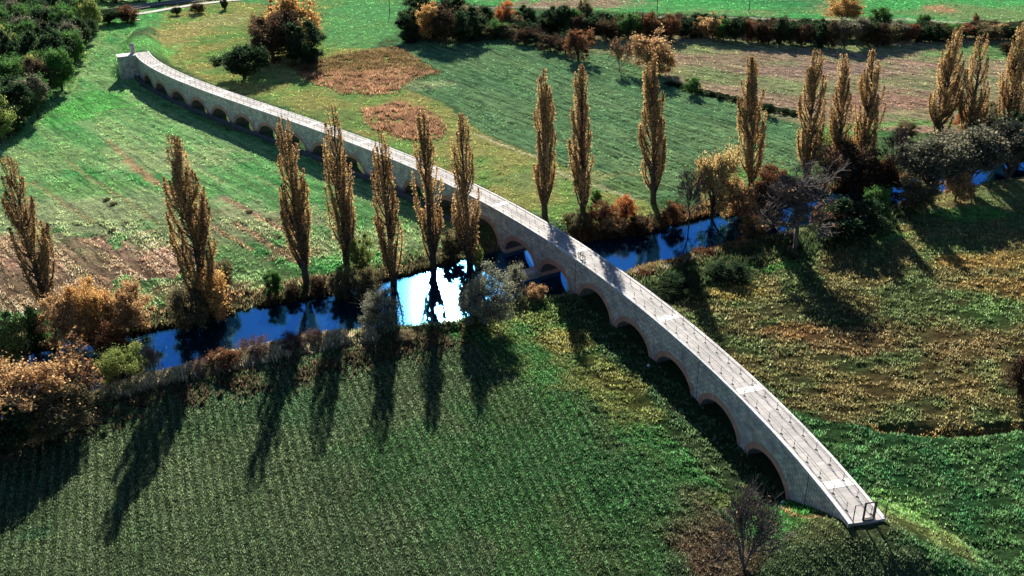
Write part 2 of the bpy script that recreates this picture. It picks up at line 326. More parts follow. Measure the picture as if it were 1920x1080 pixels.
PATCH = [    # centre px, radii m, colour
 ((490, 420), (10, 7), (.22, .15, .1)), ((560, 470), (6, 4), (.2, .15, .09)), ((420, 400), (7, 3), (.2, .17, .09)), ((380, 545), (8, 3), (.22, .17, .1)),
 ((150, 400), (22, 14), (.22, .25, .13)), ((300, 300), (16, 9), (.22, .28, .13)), ((420, 420), (18, 10), (.21, .26, .13)), ((700, 450), (12, 7), (.21, .28, .13)), ((90, 300), (12, 8), (.15, .23, .09)), ((420, 560), (12, 2), (.3, .17, .09)), ((160, 350), (10, 8), (.10, .22, .07)),
 ((345, 60), (8, 18), (.26, .22, .09)), ((420, 40), (10, 12), (.24, .23, .1)), ((330, 200), (6, 6), (.1, .18, .06)), ((600, 215), (14, 5), (.13, .18, .06)),
 ((675, 60), (14, 20), (.09, .22, .08)), ((690, 20), (14, 20), (.08, .22, .08)), ((780, 160), (9, 5), (.16, .2, .1)), ((750, 90), (8, 3), (.08, .12, .06)),
 ((990, 340), (9, 5), (.14, .18, .07)), ((1160, 350), (9, 5), (.1, .17, .065)), ((1080, 330), (12, 3), (.17, .19, .08)), ((1400, 330), (10, 8), (.09, .2, .055)), ((1600, 240), (9, 5), (.08, .2, .06)), ((1700, 232), (12, 2.5), (.1, .22, .06)),
 ((1150, 90), (14, 8), (.17, .19, .09)), ((1450, 82), (40, 9), (.13, .17, .07)), ((1380, 110), (28, 6), (.2, .15, .1)), ((1650, 190), (22, 8), (.22, .13, .1)), ((1900, 95), (30, 10), (.08, .18, .06)), ((1560, 130), (26, 8), (.2, .14, .11)),
 ((1080, 8), (30, 10), (.25, .16, .12)), ((1765, 18), (6, 8), (.3, .18, .1)), ((1540, 8), (5, 25), (.22, .2, .1)), ((1450, 8), (25, 12), (.03, .16, .06)), ((1330, 12), (30, 10), (.07, .26, .08)),
 ((1325, 1010), (3.5, 5), (.12, .08, .055)), ((1290, 940), (4, 4), (.09, .09, .05)), ((1360, 1060), (4, 3), (.11, .075, .05)), ((1000, 870), (8, 7), (.045, .13, .045)), ((1180, 900), (7, 7), (.045, .13, .045)),
 ((1480, 985), (4, 3), (.07, .25, .05)), ((1450, 1000), (3, 3), (.06, .22, .05)), ((1700, 1020), (7, 6), (.16, .19, .065)), ((1620, 1060), (6, 4), (.12, .14, .06)), ((1690, 970), (4, 4), (.12, .25, .07)),
 ((1450, 500), (5, 2.2), (.08, .2, .05)), ((1290, 530), (6, 2.5), (.07, .16, .05)), ((1390, 545), (5, 3.5), (.26, .2, .06)), ((1640, 440), (6, 3), (.09, .22, .055)), ((1830, 400), (7, 3), (.08, .22, .05)),
 ((1850, 490), (9, 3.5), (.27, .18, .06)), ((1900, 540), (7, 4), (.22, .15, .055)), ((1500, 580), (7, 5), (.13, .14, .06)), ((1600, 640), (9, 5), (.19, .125, .06)), ((1800, 650), (8, 5), (.18, .13, .06)), ((1700, 730), (12, 4), (.17, .13, .055)), ((1850, 580), (6, 5), (.08, .16, .05)), ((1480, 620), (4, 3), (.24, .14, .06)),
 ((1060, 640), (5, 4), (.19, .17, .055)), ((1150, 720), (5, 3), (.16, .16, .05)), ((1000, 600), (4, 2), (.16, .2, .06)), ((870, 870), (12, 12), (.05, .12, .045)), ((540, 760), (9, 5), (.05, .11, .05)), ((400, 800), (8, 5), (.06, .11, .05)),
 ((70, 1000), (2.2, 1.4), (.05, .12, .06)), ((270, 110), (9, 16), (.10, .26, .075)), ((230, 50), (9, 14), (.09, .25, .075)), ((170, 200), (9, 14), (.07, .26, .06)), ((260, 40), (10, 8), (.07, .25, .07)),
]
TRACKS = [(P_(a, b), w_, cc_) for a, b, w_, cc_ in [((200, 262), (330, 372), .45, (.27, .19, .1)), ((235, 300), (290, 345), .7, (.28, .18, .1)), ((120, 300), (300, 420), .4, (.2, .19, .09)), ((400, 300), (520, 380), .3, (.1, .14, .06)), ((330, 380), (470, 470), .6, (.25, .17, .1)), ((420, 370), (560, 450), .7, (.26, .17, .11)), ((300, 270), (420, 345), .4, (.22, .26, .12)), ((60, 340), (180, 420), .5, (.2, .18, .09)), ((440, 420), (570, 500), .6, (.24, .16, .1)), ((180, 230), (300, 310), .4, (.19, .25, .1)), ((560, 380), (700, 460), .5, (.2, .25, .12)), ((20, 380), (90, 430), .6, (.24, .17, .1)), ((480, 330), (640, 420), .4, (.18, .24, .1))]]+[   # pale wheel tracks and banks' paths: px line, half width, colour
 (P_((118, 178), (135, 140), (160, 100), (190, 60), (200, 40)), .35, (.2, .28, .1)), (P_((130, 180), (147, 142), (172, 102), (200, 64)), .35, (.2, .28, .1)), (P_((118, 178), (60, 240), (0, 290), (-60, 340)), .5, (.15, .27, .09)),
 (P_((-100, 650), (60, 625), (180, 600), (330, 577), (480, 548), (560, 530), (700, 508), (800, 490)), .8, (.3, .19, .11)),
 (P_((600, 527), (700, 512), (790, 495)), .4, (.36, .32, .24)),
 (P_((1188, 520), (1235, 508), (1290, 492), (1400, 460), (1432, 452)), .35, (.55, .46, .34)), (P_((1330, 530), (1430, 502), (1500, 470)), .4, (.25, .25, .1)), (P_((1690, 395), (1760, 378), (1830, 362)), .5, (.3, .3, .12)), (P_((1700, 405), (1770, 390)), .4, (.26, .28, .12)),
 (P_((-60, 830), (100, 770), (200, 735), (300, 722), (420, 697), (520, 672), (620, 650)), 1.0, (.3, .24, .14)),
 (P_((1468, 975), (1480, 1000), (1500, 1012), (1530, 1025)), .3, (.34, .2, .1)),
 (P_((895, 252), (960, 280), (1015, 300)), .4, (.34, .32, .22)), (P_((1040, 320), (1110, 345), (1190, 372)), .6, (.3, .3, .17)),
 (P_((712, 84), (760, 100), (828, 136), (780, 148), (745, 160)), .5, (.03, .05, .02)),
 (P_((1280, 150), (1400, 195), (1500, 220)), .5, (.3, .24, .14)), (P_((1090, 30), (1300, 32), (1500, 38), (1700, 36), (1800, 42), (1930, 48)), .8, (.42, .36, .28)), (P_((820, 8), (900, 14), (1000, 14), (1090, 18)), .8, (.36, .33, .27)),
 (P_((1640, 800), (1720, 803), (1790, 807), (1850, 803), (1920, 793)), .5, (.28, .18, .07)),
 (P_((480, 40), (520, 110), (640, 120)), .4, (.28, .26, .1)), (P_((330, 95), (345, 130), (420, 170), (560, 205), (700, 245)), .4, (.12, .15, .06)), (P_((560, 185), (700, 240)), .35, (.1, .13, .05)),
]
def colour(x, y):
    c = np.zeros(x.shape+(3,)); row = np.zeros(x.shape+(3,))
    for nm, poly, c1, c2, ps, rd, ra, wp in FIELDS:
        if poly is None: m = np.ones(x.shape, bool)
        else:
            X = x+(fbm(x, y, 5, 3, 71)-.5)*2*wp; Y = y+(fbm(x, y, 5, 3, 77)-.5)*2*wp; m = inpoly(X, Y, poly)
        if not m.any(): continue
        k = sm(.32, .68, fbm(x[m], y[m], ps, 4, hash(nm) % 97 if False else len(nm)*7+ps*3 if isinstance(ps, int) else 5))[:, None]
        a = at(*rd[0]); b = at(*rd[1]); d = (b-a)[:2]; d = d/(np.linalg.norm(d)+1e-9)
        if ra > .7:
            u_ = x[m]*-d[1]+y[m]*d[0]; v_ = x[m]*d[0]+y[m]*d[1]; k = .35*k+.65*sm(.3, .7, fbm(u_, v_*.04, 4.5, 4, 19, False))[:, None]
        c[m] = np.array(c1)*(1-k)+np.array(c2)*k
        row[m, 0] = x[m]*-d[1]+y[m]*d[0]; row[m, 1] = ra; row[m, 2] = (x[m]*d[0]+y[m]*d[1])*.06
    n = fbm(x, y, 3.5, 4, 91)
    for (px, (rx, ry), cc) in PATCH:
        q = at(*px); r = np.hypot((x-q[0])/rx, (y-q[1])/ry)
        k = (sm(1.25, .55, r+(n-.5)*1.5)*.8)[..., None]; c = c*(1-k)+np.array(cc)*k
    for line, hw, cc in TRACKS:
        xs = [p[0] for p in line]; ys = [p[1] for p in line]
        m = (x > min(xs)-4) & (x < max(xs)+4) & (y > min(ys)-4) & (y < max(ys)+4)
        if not m.any(): continue
        d = dpoly(x[m]+(vnoise(x[m]/2, y[m]/2, 4)-.5)*.8, y[m]+(vnoise(x[m]/2, y[m]/2, 6)-.5)*.8, line)
        k = (sm(hw*1.5, hw*.5, d)*.85)[:, None]; c[m] = c[m]*(1-k)+np.array(cc)*k; row[m, 1] *= (1-k[:, 0])
    r = river_sd(x, y)
    k = (sm(5.5, .5, r+(n-.5)*5)*.85)[..., None]
    bank = np.array((.10, .075, .04))*(1-n[..., None])*2*.9+np.array((.07, .09, .04))*n[..., None]
    c = c*(1-k)+bank*k; row[..., 1] *= (1-k[..., 0])
    return c, row

# ------------------------------------------------------------------ the ground sheet
q = .0030
ys = []; yy = 22.0
while yy < 520: ys.append(yy); yy += q*math.hypot(yy, 70)
ys = np.array([-3000, -600, -100, 0]+ys+[530, 560, 620, 800, 1300, 3000, 6000.])
us = np.arange(-.66, .6601, .0031)
Y, U = np.meshgrid(ys, us, indexing='ij')
X = U*np.maximum(np.hypot(Y, 70), 70)
X = np.concatenate([np.full((len(ys), 1), -6000.), X[:, :1]*1.6, X, X[:, -1:]*1.6, np.full((len(ys), 1), 6000.)], 1)
X[:, 1] = np.maximum(X[:, 1], -5500); X[:, -2] = np.minimum(X[:, -2], 5500)
Y = np.repeat(ys[:, None], X.shape[1], 1)
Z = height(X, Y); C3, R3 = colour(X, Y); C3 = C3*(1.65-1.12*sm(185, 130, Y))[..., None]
nr, nc = X.shape
idx = np.arange(nr*nc).reshape(nr, nc)
fa = np.stack([idx[:-1, :-1], idx[:-1, 1:], idx[1:, 1:], idx[1:, :-1]], -1).reshape(-1, 4)
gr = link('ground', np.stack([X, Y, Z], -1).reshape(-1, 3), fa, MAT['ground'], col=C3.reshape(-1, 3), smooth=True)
ra = gr.data.attributes.new('Row', 'FLOAT_VECTOR', 'POINT'); ra.data.foreach_set('vector', R3.reshape(-1, 3).astype(np.float32).ravel())
tag(gr, kind='structure')

# river surface
mb = MB()
n = 0
def widen(a, b, k): 
    v = (b-a)/np.linalg.norm(b-a); return b+v*k
fbd = np.array(fb); nbd = np.array(nb)
tt = np.linspace(0, 1, 90)
def rs(P):
    d = np.r_[0, np.cumsum(np.hypot(*np.diff(P, axis=0).T))]; d /= d[-1]
    return np.stack([np.interp(tt, d, P[:, 0]), np.interp(tt, d, P[:, 1])], 1)
A_ = rs(fbd); B_ = rs(nbd); V = []
for a, b in zip(A_, B_):
    V += [(*widen(b, a, 3.5), ZW), (*widen(a, b, 3.5), ZW)]
link('water', V, [(2*i, 2*i+1, 2*i+3, 2*i+2) for i in range(len(tt)-1)], MAT['water'])['kind'] = 'structure'

# ------------------------------------------------------------------ trees
def tubes(segs, n=4):
    """segs: list of (p0, p1, r0, r1) -> verts, faces"""
    if not segs: return np.zeros((0, 3)), np.zeros((0, 4), int)
    p0 = np.array([s[0] for s in segs]); p1 = np.array([s[1] for s in segs]); r0 = np.array([s[2] for s in segs]); r1 = np.array([s[3] for s in segs])
    d = p1-p0; d /= (np.linalg.norm(d, axis=1)[:, None]+1e-9)
    ref = np.where(np.abs(d[:, 2:3]) < .9, np.array([[0, 0, 1.]]), np.array([[1., 0, 0]]))
    a = np.cross(d, ref); a /= np.linalg.norm(a, axis=1)[:, None]; b = np.cross(d, a)
    V = np.zeros((len(segs), 2, n, 3))
    for k in range(n):
        t = 2*math.pi*k/n; o = math.cos(t)*a+math.sin(t)*b
        V[:, 0, k] = p0+o*r0[:, None]; V[:, 1, k] = p1+o*r1[:, None]
    base = np.arange(len(segs))[:, None]*2*n; Fs = []
    for k in range(n):
        Fs.append(np.concatenate([base+k, base+(k+1) % n, base+n+(k+1) % n, base+n+k], 1))
    return V.reshape(-1, 3), np.concatenate(Fs, 0)
def leaves(C, size, cols, rng, flat=.0):
    n = len(C); a = rng.normal(size=(n, 3)); a /= np.linalg.norm(a, axis=1)[:, None]
    b = rng.normal(size=(n, 3)); b -= (b*a).sum(1)[:, None]*a; b /= np.linalg.norm(b, axis=1)[:, None]
    s = size*rng.uniform(.55, 1.35, n)[:, None]
    cr = np.cross(a, b)*s*.25
    V = np.stack([C-a*s*.6, C-b*s*.4+cr, C+a*s*.6, C+b*s*.4+cr], 1).reshape(-1, 3)
    Fq = np.arange(4*n).reshape(n, 4)
    return V, Fq, np.repeat(cols, 4, 0)
def pick(cols, wts, n, rng):
    cols = np.array(cols); i = rng.choice(len(cols), n, p=np.array(wts)/sum(wts))
    return cols[i]*rng.uniform(.6, 1.35, (n, 1))
POPC = [(.46, .29, .12), (.68, .48, .22), (.25, .155, .08), (.12, .08, .05), (.38, .25, .13)]
def poplar(bx, by, tx, ty, h, rmax, dens, seed, label, dark=0.0):
    rng = np.random.default_rng(seed)
    g = at(bx, by); gz = float(height(np.array([g[0]]), np.array([g[1]]), False)[0]); g[2] = gz-.1
    # lean: horizontal shift so that the top lands where it stands in the picture
    t = g+np.array([0, 0, h]); x0, y0, w0 = proj(t); lean = np.array([(tx-x0)*w0/F, 0, 0])
    lean[0] = np.clip(lean[0], -3., 3.)
    def axis(u): return np.array([lean[0]*u, 0, h*u])
    segs = []; prev = axis(0); N_ = 14
    for i in range(1, N_+1):
        u = i/N_; p = axis(u)+np.array([rng.normal()*.12, rng.normal()*.12, 0])*(u < 1); segs.append((prev, p, .6*(1-(i-1)/N_)**1.3+.03, .6*(1-u)**1.3+.03)); prev = p
    rmax *= 1.16; prof_u = [0, .08, .13, .26, .38, .55, .72, .88, 1]; prof_r = [.1, .18, .32, .68, .92, 1., .78, .48, .06]
    C = []; K = []
    nl = int(64*max(1, dens*1.05))
    for i in range(nl):
        u0 = .04+.78*rng.random()**1.25; L = rng.uniform(.16, .34)*(1.15-u0*.5); u1 = min(u0+L, .985)
        th = rng.uniform(0, 2*math.pi); rr = np.interp(u1*.95, prof_u, prof_r)*rmax*rng.uniform(.2, 1.0)**.55
        if rng.random() < 0: rr *= 1.2
        pts = []
        for j in range(7):
            v = j/6; u = u0+(u1-u0)*v; r = rr*(1-(1-v)**2.4)
            pts.append(axis(u)+np.array([math.cos(th)*r, math.sin(th)*r, 0])+rng.normal(size=3)*.05)
        r0 = .17*(1-u0)+.045
        for j in range(6): segs.append((pts[j], pts[j+1], r0*(1-j/6.5), r0*(1-(j+1)/6.5)))
        nn = int(dens*250*L/.25*(.55 if u1 > .9 else 1))
        v = rng.uniform(.12, 1.03, nn)**.7; P = np.array(pts)
        c = np.stack([np.interp(v, np.linspace(0, 1, 7), P[:, k]) for k in range(3)], 1)
        sp = .08+.22*np.sin(np.clip(v, 0, 1)*math.pi)**.8
        c += rng.normal(size=(nn, 3))*sp[:, None]*np.array([.8, .8, 1.1]); C.append(c)
        bv = rng.uniform(.5, 1.5); base = POPC[rng.choice(5, p=[.3, .24, .2, .12, .14])]
        kk = pick(POPC, [3, 2.5, 2, 1.5, 1.5], nn, rng)*.55+np.array(base)*.45*bv
        out = np.clip(rr/rmax, 0, 1); kk *= (1-dark*.45); K.append(kk)
        for _ in range(5):
            v = rng.uniform(.3, .95); p = np.array([np.interp(v, np.linspace(0, 1, 7), P[:, k]) for k in range(3)])
            segs.append((p, p+rng.normal(size=3)*np.array([.3, .3, .1])+np.array([0, 0, rng.uniform(.5, 1.3)]), .03, .012))
    nn = int(dens*260); u = rng.uniform(.15, .99, nn); c = np.stack([axis(a) for a in u]); c += rng.normal(size=(nn, 3))*np.interp(u, prof_u, prof_r)[:, None]*rmax*.3*np.array([1, 1, .3]); C.append(c); K.append(pick(POPC, [2, 1, 3, 3, 1], nn, rng)*(1-dark*.45))
    C = np.concatenate(C); K = np.concatenate(K)
    o = empty('poplar_tree', tuple(g)); tag(o, label, 'tree', 'tall poplars in a line along the river')
    V, Fq = tubes(segs, 5); link('trunk', V, Fq, MAT['bark'], o)
    V, Fq, cc = leaves(C, .235, K*1.2, rng); link('crown', V, Fq, MAT['leaf'], o, col=cc)
POP = [  # base, top, h, rmax m, density, label, dark
 (92, 592, 12, 288, 25.2, 2.75, .9, 'dark brown leaning poplar, the leftmost of the river line, behind the orange bushes', .55),
 (392, 582, 322, 228, 28.7, 3.0, 1.3, 'broad brown poplar standing between the ploughed patch and the dark water', .4),
 (576, 532, 527, 212, 28.2, 2.25, 1.0, 'slim brown poplar whose top crosses the bridge deck, its trunk mirrored in blue water', .25),
 (652, 506, 621, 198, 27.7, 2.05, .75, 'thin-topped poplar with a loose bare tip in front of a dark arch', .2),
 (737, 522, 711, 186, 27.7, 2.0, .72, 'sparse twin-tipped poplar in front of the second reed patch', .15),
 (812, 492, 790, 177, 27.4, 2.2, .72, 'sparse poplar directly above the sun glint on the river', .15),
 (880, 482, 862, 163, 27.2, 2.45, .8, 'two-tipped poplar nearest the bridge on its left side', .1),
 (1022, 412, 1020, 138, 27.7, 1.9, 1.0, 'slender gold poplar, first one right of the bridge', 0),
 (1095, 412, 1088, 117, 28.5, 2.2, 1.0, 'forked gold poplar, second one right of the bridge', 0),
 (1225, 385, 1223, 102, 28.3, 2.5, 1.15, 'tallest poplar with a thick dark trunk, mirrored in the blue pool', .1),
 (1407, 367, 1410, 100, 27.0, 2.5, 1.15, 'golden poplar with a black shaded foot beside the yellow tree', .05),
 (1512, 338, 1533, 88, 26.2, 2.5, 1.0, 'rusty gold poplar standing just left of the close pair', .1),
 (1572, 334, 1583, 97, 25.0, 2.2, .9, 'thinner rear poplar, left one of the close pair', .15),
 (1620, 327, 1640, 86, 25.5, 2.6, 1.0, 'front poplar of the close pair, above a red-orange shrub', .1),
 (1755, 276, 1797, 45, 26.0, 3.0, 1.1, 'bushy poplar with a golden left flank near the top right corner', .1),
 (1815, 286, 1845, 52, 26.0, 2.8, 1.0, 'poplar close behind the bushy one, leaning right', .15),
 (1885, 270, 1915, 40, 26.0, 2.8, 1.0, 'poplar cut by the right edge of the picture', .15),
]
for i, (bx, by, tx, ty, h, r, de, lb, dk) in enumerate(POP): poplar(bx, by, tx, ty, h, r, de, 300+i*3, lb, dk)
for i, (bx, by) in enumerate([(1985, 215), (2060, 200), (2150, 190)]):
    poplar(bx, by, bx+15, by-185, 22, 2.7, .6, 150+i, 'poplar of the river line beyond the right edge', .15)

KINDS = {  'paleyellow': ([(.6, .48, .2), (.66, .42, .17), (.46, .36, .15), (.7, .56, .3)], [3, 2, 2, 1], 2600, .5, .4, 3),
 # colours, weights, leaves, clump share, trunk fraction, leaf size, twigs
 'orange': ([(.6, .38, .18), (.7, .5, .27), (.44, .25, .11), (.26, .17, .09)], [3, 2, 2, 1], 3600, .16, .45, 2),
 'gold': ([(.66, .42, .15), (.62, .33, .12), (.42, .23, .09), (.7, .5, .2)], [3, 2, 1, 1], 4200, .22, .42, 2),
 'rust': ([(.27, .12, .06), (.36, .17, .08), (.18, .09, .05), (.12, .075, .045)], [2, 2, 2, 2], 3000, .1, .4, 2),
 'darkgreen': ([(.035, .07, .035), (.06, .105, .045), (.02, .045, .028), (.11, .14, .06)], [3, 2, 3, 1], 5200, .12, .45, 1),
 'green': ([(.07, .19, .055), (.12, .24, .06), (.04, .11, .04), (.2, .28, .08)], [3, 2, 2, 1], 4600, .1, .42, 1),
 'limegreen': ([(.22, .3, .08), (.32, .36, .12), (.12, .2, .06), (.42, .38, .13)], [3, 2, 2, 1], 3400, .12, .4, 2),
 'olive': ([(.17, .16, .08), (.25, .22, .12), (.1, .1, .055), (.3, .24, .12)], [3, 2, 2, 1], 4400, .15, .4, 2),
 'greywillow': ([(.15, .155, .11), (.24, .23, .165), (.09, .1, .07), (.3, .26, .15)], [3, 2, 2, 1], 4600, 1.3, .4, 2),
 'palegrey': ([(.24, .27, .2), (.34, .34, .24), (.15, .17, .12), (.4, .37, .24)], [3, 2, 2, 1], 3600, .1, .36, 2),
 'darkbrown': ([(.085, .06, .04), (.13, .085, .05), (.055, .045, .032), (.22, .12, .055)], [3, 2, 3, 1], 3400, .12, .4, 3),
 'purple': ([(.12, .07, .075), (.17, .1, .1), (.08, .05, .055), (.24, .13, .09)], [3, 2, 2, 1], 2200, .05, .26, 3),
 'straw': ([(.42, .34, .2), (.5, .42, .27), (.3, .22, .12), (.25, .25, .12)], [3, 2, 2, 1], 2200, .05, .36, 2),
 'redgreen': ([(.3, .08, .05), (.08, .15, .05), (.1, .16, .06), (.4, .14, .08)], [2, 2, 2, 1], 2600, .1, .34, 2),
 'flame': ([(.6, .16, .06), (.6, .26, .09), (.4, .12, .05), (.5, .3, .1)], [3, 2, 2, 1], 2600, .14, .36, 2),
}
def BIGV(kind): return [(sum(map(ord, kind))*3+v*17) % 1000003 for v in (2, 3)]
def tree_geo(kind, seed, h=8., w=7.):
    cols, wts, nl, th, ls, tw = KINDS[kind]; big = seed in BIGV(kind); nl = int(nl*(4.6 if big else 2.4)); ls *= (.4 if big else .6); rng = np.random.default_rng(seed)
    z0 = th*.3*h; segs = []; C = []; K = []
    cz = (h+z0)/2; hz = (h-z0)/2
    N_ = 5; prev = np.zeros(3)
    top = np.array([rng.normal()*.3, rng.normal()*.3, h*.7])
    for i in range(1, N_+1):
        p = top*i/N_+rng.normal(size=3)*np.array([.12, .12, 0]); segs.append((prev, p, .24*(1-(i-1)/N_)+.05, .24*(1-i/N_)+.05)); prev = p
    nb_ = 58
    lob = rng.uniform(.72, 1.12, 9)          # uneven outline
    for i in range(nb_):
        ph = rng.uniform(0, 2*math.pi); ct = rng.uniform(-.92, 1.); st = math.sqrt(1-ct*ct)
        k = rng.uniform(.3, 1.12)**.6*lob[int(ph/2/math.pi*9) % 9]
        e = np.array([math.cos(ph)*st*w/2*k, math.sin(ph)*st*w/2*k, cz+ct*hz*k*.95])
        s = top*rng.uniform(.1, .8); mid = (s+e)/2+rng.normal(size=3)*.25+np.array([0, 0, -.2])
        segs += [(s, mid, .09, .06), (mid, e, .06, .025)]
        for _ in range(tw*3):
            q = mid+(e-mid)*rng.uniform(.1, 1.); d = rng.normal(size=3)*.8+(e-s)/np.linalg.norm(e-s)*.9; segs.append((q, q+d, .03, .01))
        n = int(nl/nb_*rng.uniform(.5, 1.5)); cr = rng.uniform(.45, 1.35)*w*.1
        v = rng.normal(size=(n, 3)); v /= np.linalg.norm(v, axis=1)[:, None]; v *= (rng.uniform(.1, 1.35, n)**.7)[:, None]*cr*np.array([1.15, 1.15, .85])
        C.append(e*np.array([.93, .93, .97])+v); b = np.array(cols[rng.choice(len(cols), p=np.array(wts)/sum(wts))])
        K.append(pick(cols, wts, n, rng)*.6+b*.4*rng.uniform(.6, 1.3)); ns = n//6; C.append(e+rng.normal(size=(ns, 3))*cr*.85); K.append(pick(cols, wts, ns, rng))
    return segs, np.concatenate(C), np.concatenate(K), ls
def bare_geo(seed, h=8., w=7., levels=5, spread=.55, stems=1):
    rng = np.random.default_rng(seed); segs = []
    def rec(p, d, L, r, lv):
        q = p+d*L; m = (p+q)/2+rng.normal(size=3)*L*.05
        segs.append((p, q, r, r*.65)) if lv < 2 else segs.extend([(p, m, r, r*.85), (m, q, r*.85, r*.65)])
        if lv == 0: return
        for _ in range(rng.integers(3, 5) if lv > 1 else 4):
            nd = d+rng.normal(size=3)*spread*np.array([1, 1, .75])+np.array([0, 0, .12]); nd /= np.linalg.norm(nd)
            rec(p+(q-p)*rng.uniform(.45, 1.), nd, L*rng.uniform(.6, .85), max(r*.55, .014), lv-1)
    for s in range(stems):
        d = np.array([rng.normal()*.12*(stems > 1)*4, rng.normal()*.12*(stems > 1)*4, 1.]); d /= np.linalg.norm(d); rec(np.zeros(3), d, .75 if stems > 3 else 1.0, .1/math.sqrt(stems)+.02, levels)
    P = np.array([s[1] for s in segs]); ez = P[:, 2].max(); ex = np.percentile(np.hypot(P[:, 0], P[:, 1]), 97)
    S = np.array([w/2/ex, w/2/ex, h/ez]); return [(s[0]*S, s[1]*S, s[2]*1.6, s[3]*1.6) for s in segs]
PROTO = {}
BARE = {'bare': (6, .55, 1, 0), 'bareshrub': (4, .5, 9, 0), 'brownbare': (5, .6, 2, 900)}
def make_proto(kind, var):
    sd = sum(map(ord, kind))*3+var*17
    o = empty('broadleaf_tree' if kind not in ('purple', 'straw', 'bareshrub', 'redgreen', 'rust', 'palegrey') else 'shrub')
    if kind in BARE:
        lv, spd, st, nl = BARE[kind]; segs = bare_geo(sd, 8, 7, lv, spd, st)
        V, Fq = tubes(segs, 3); link('branches', V, Fq, MAT['twig'], o)
        rng = np.random.default_rng(sd); ends = np.array([s[1] for s in segs]); ends = ends[ends[:, 2] > 2.5]
        n = nl if nl else 70
        C = ends[rng.integers(0, len(ends), n)]+rng.normal(size=(n, 3))*.2
        V, Fq, cc = leaves(C, .3 if nl else .22, pick([(.3, .15, .07), (.18, .11, .07), (.4, .24, .1)], [2, 2, 1], n, rng), rng)
        link('crown', V, Fq, MAT['leaf'], o, col=cc)
    else:
        segs, C, K, ls = tree_geo(kind, sd); V, Fq = tubes(segs, 4); link('trunk', V, Fq, MAT['bark'], o)
        V, Fq, cc = leaves(C, ls, K, np.random.default_rng(sd+1)); link('crown', V, Fq, MAT['leaf'], o, col=cc)
    return o
def place(kind, bx, by, ty, wpx, label, group, var=0, cat=None, name=None, h=None, w=None):
    key = (kind, var)
    g = at(bx, by, 0); g[2] = float(height(np.array([g[0]]), np.array([g[1]]), False)[0])-.1
    dist = proj(g)[2]
    if h is None:
        lo, hi = .2, 60.
        for _ in range(30):
            m = (lo+hi)/2
            if proj(g+np.array([0, 0, m]))[1] > ty: lo = m
            else: hi = m
        h = m
    if w is None: w = wpx*dist/F
    if key not in PROTO: PROTO[key] = make_proto(kind, var); o = PROTO[key]
    else:
        src = PROTO[key]; o = src.copy(); COL.objects.link(o)
        for ch in src.children: c = ch.copy(); COL.objects.link(c); c.parent = o
    if name: o.name = name
    elif h < 3.6: o.name = 'shrub'
    o.location = tuple(g); o.rotation_euler = (0, 0, random.uniform(0, 6.28)); k = w/7.*(1.12 if kind not in BARE else 1); o.scale = (k, k, h/8.)
    for kx in ('label', 'category', 'group'):
        if kx in o: del o[kx]
    tag(o, label, cat or ('shrub' if h < 3.6 else 'tree'), group)
    return o
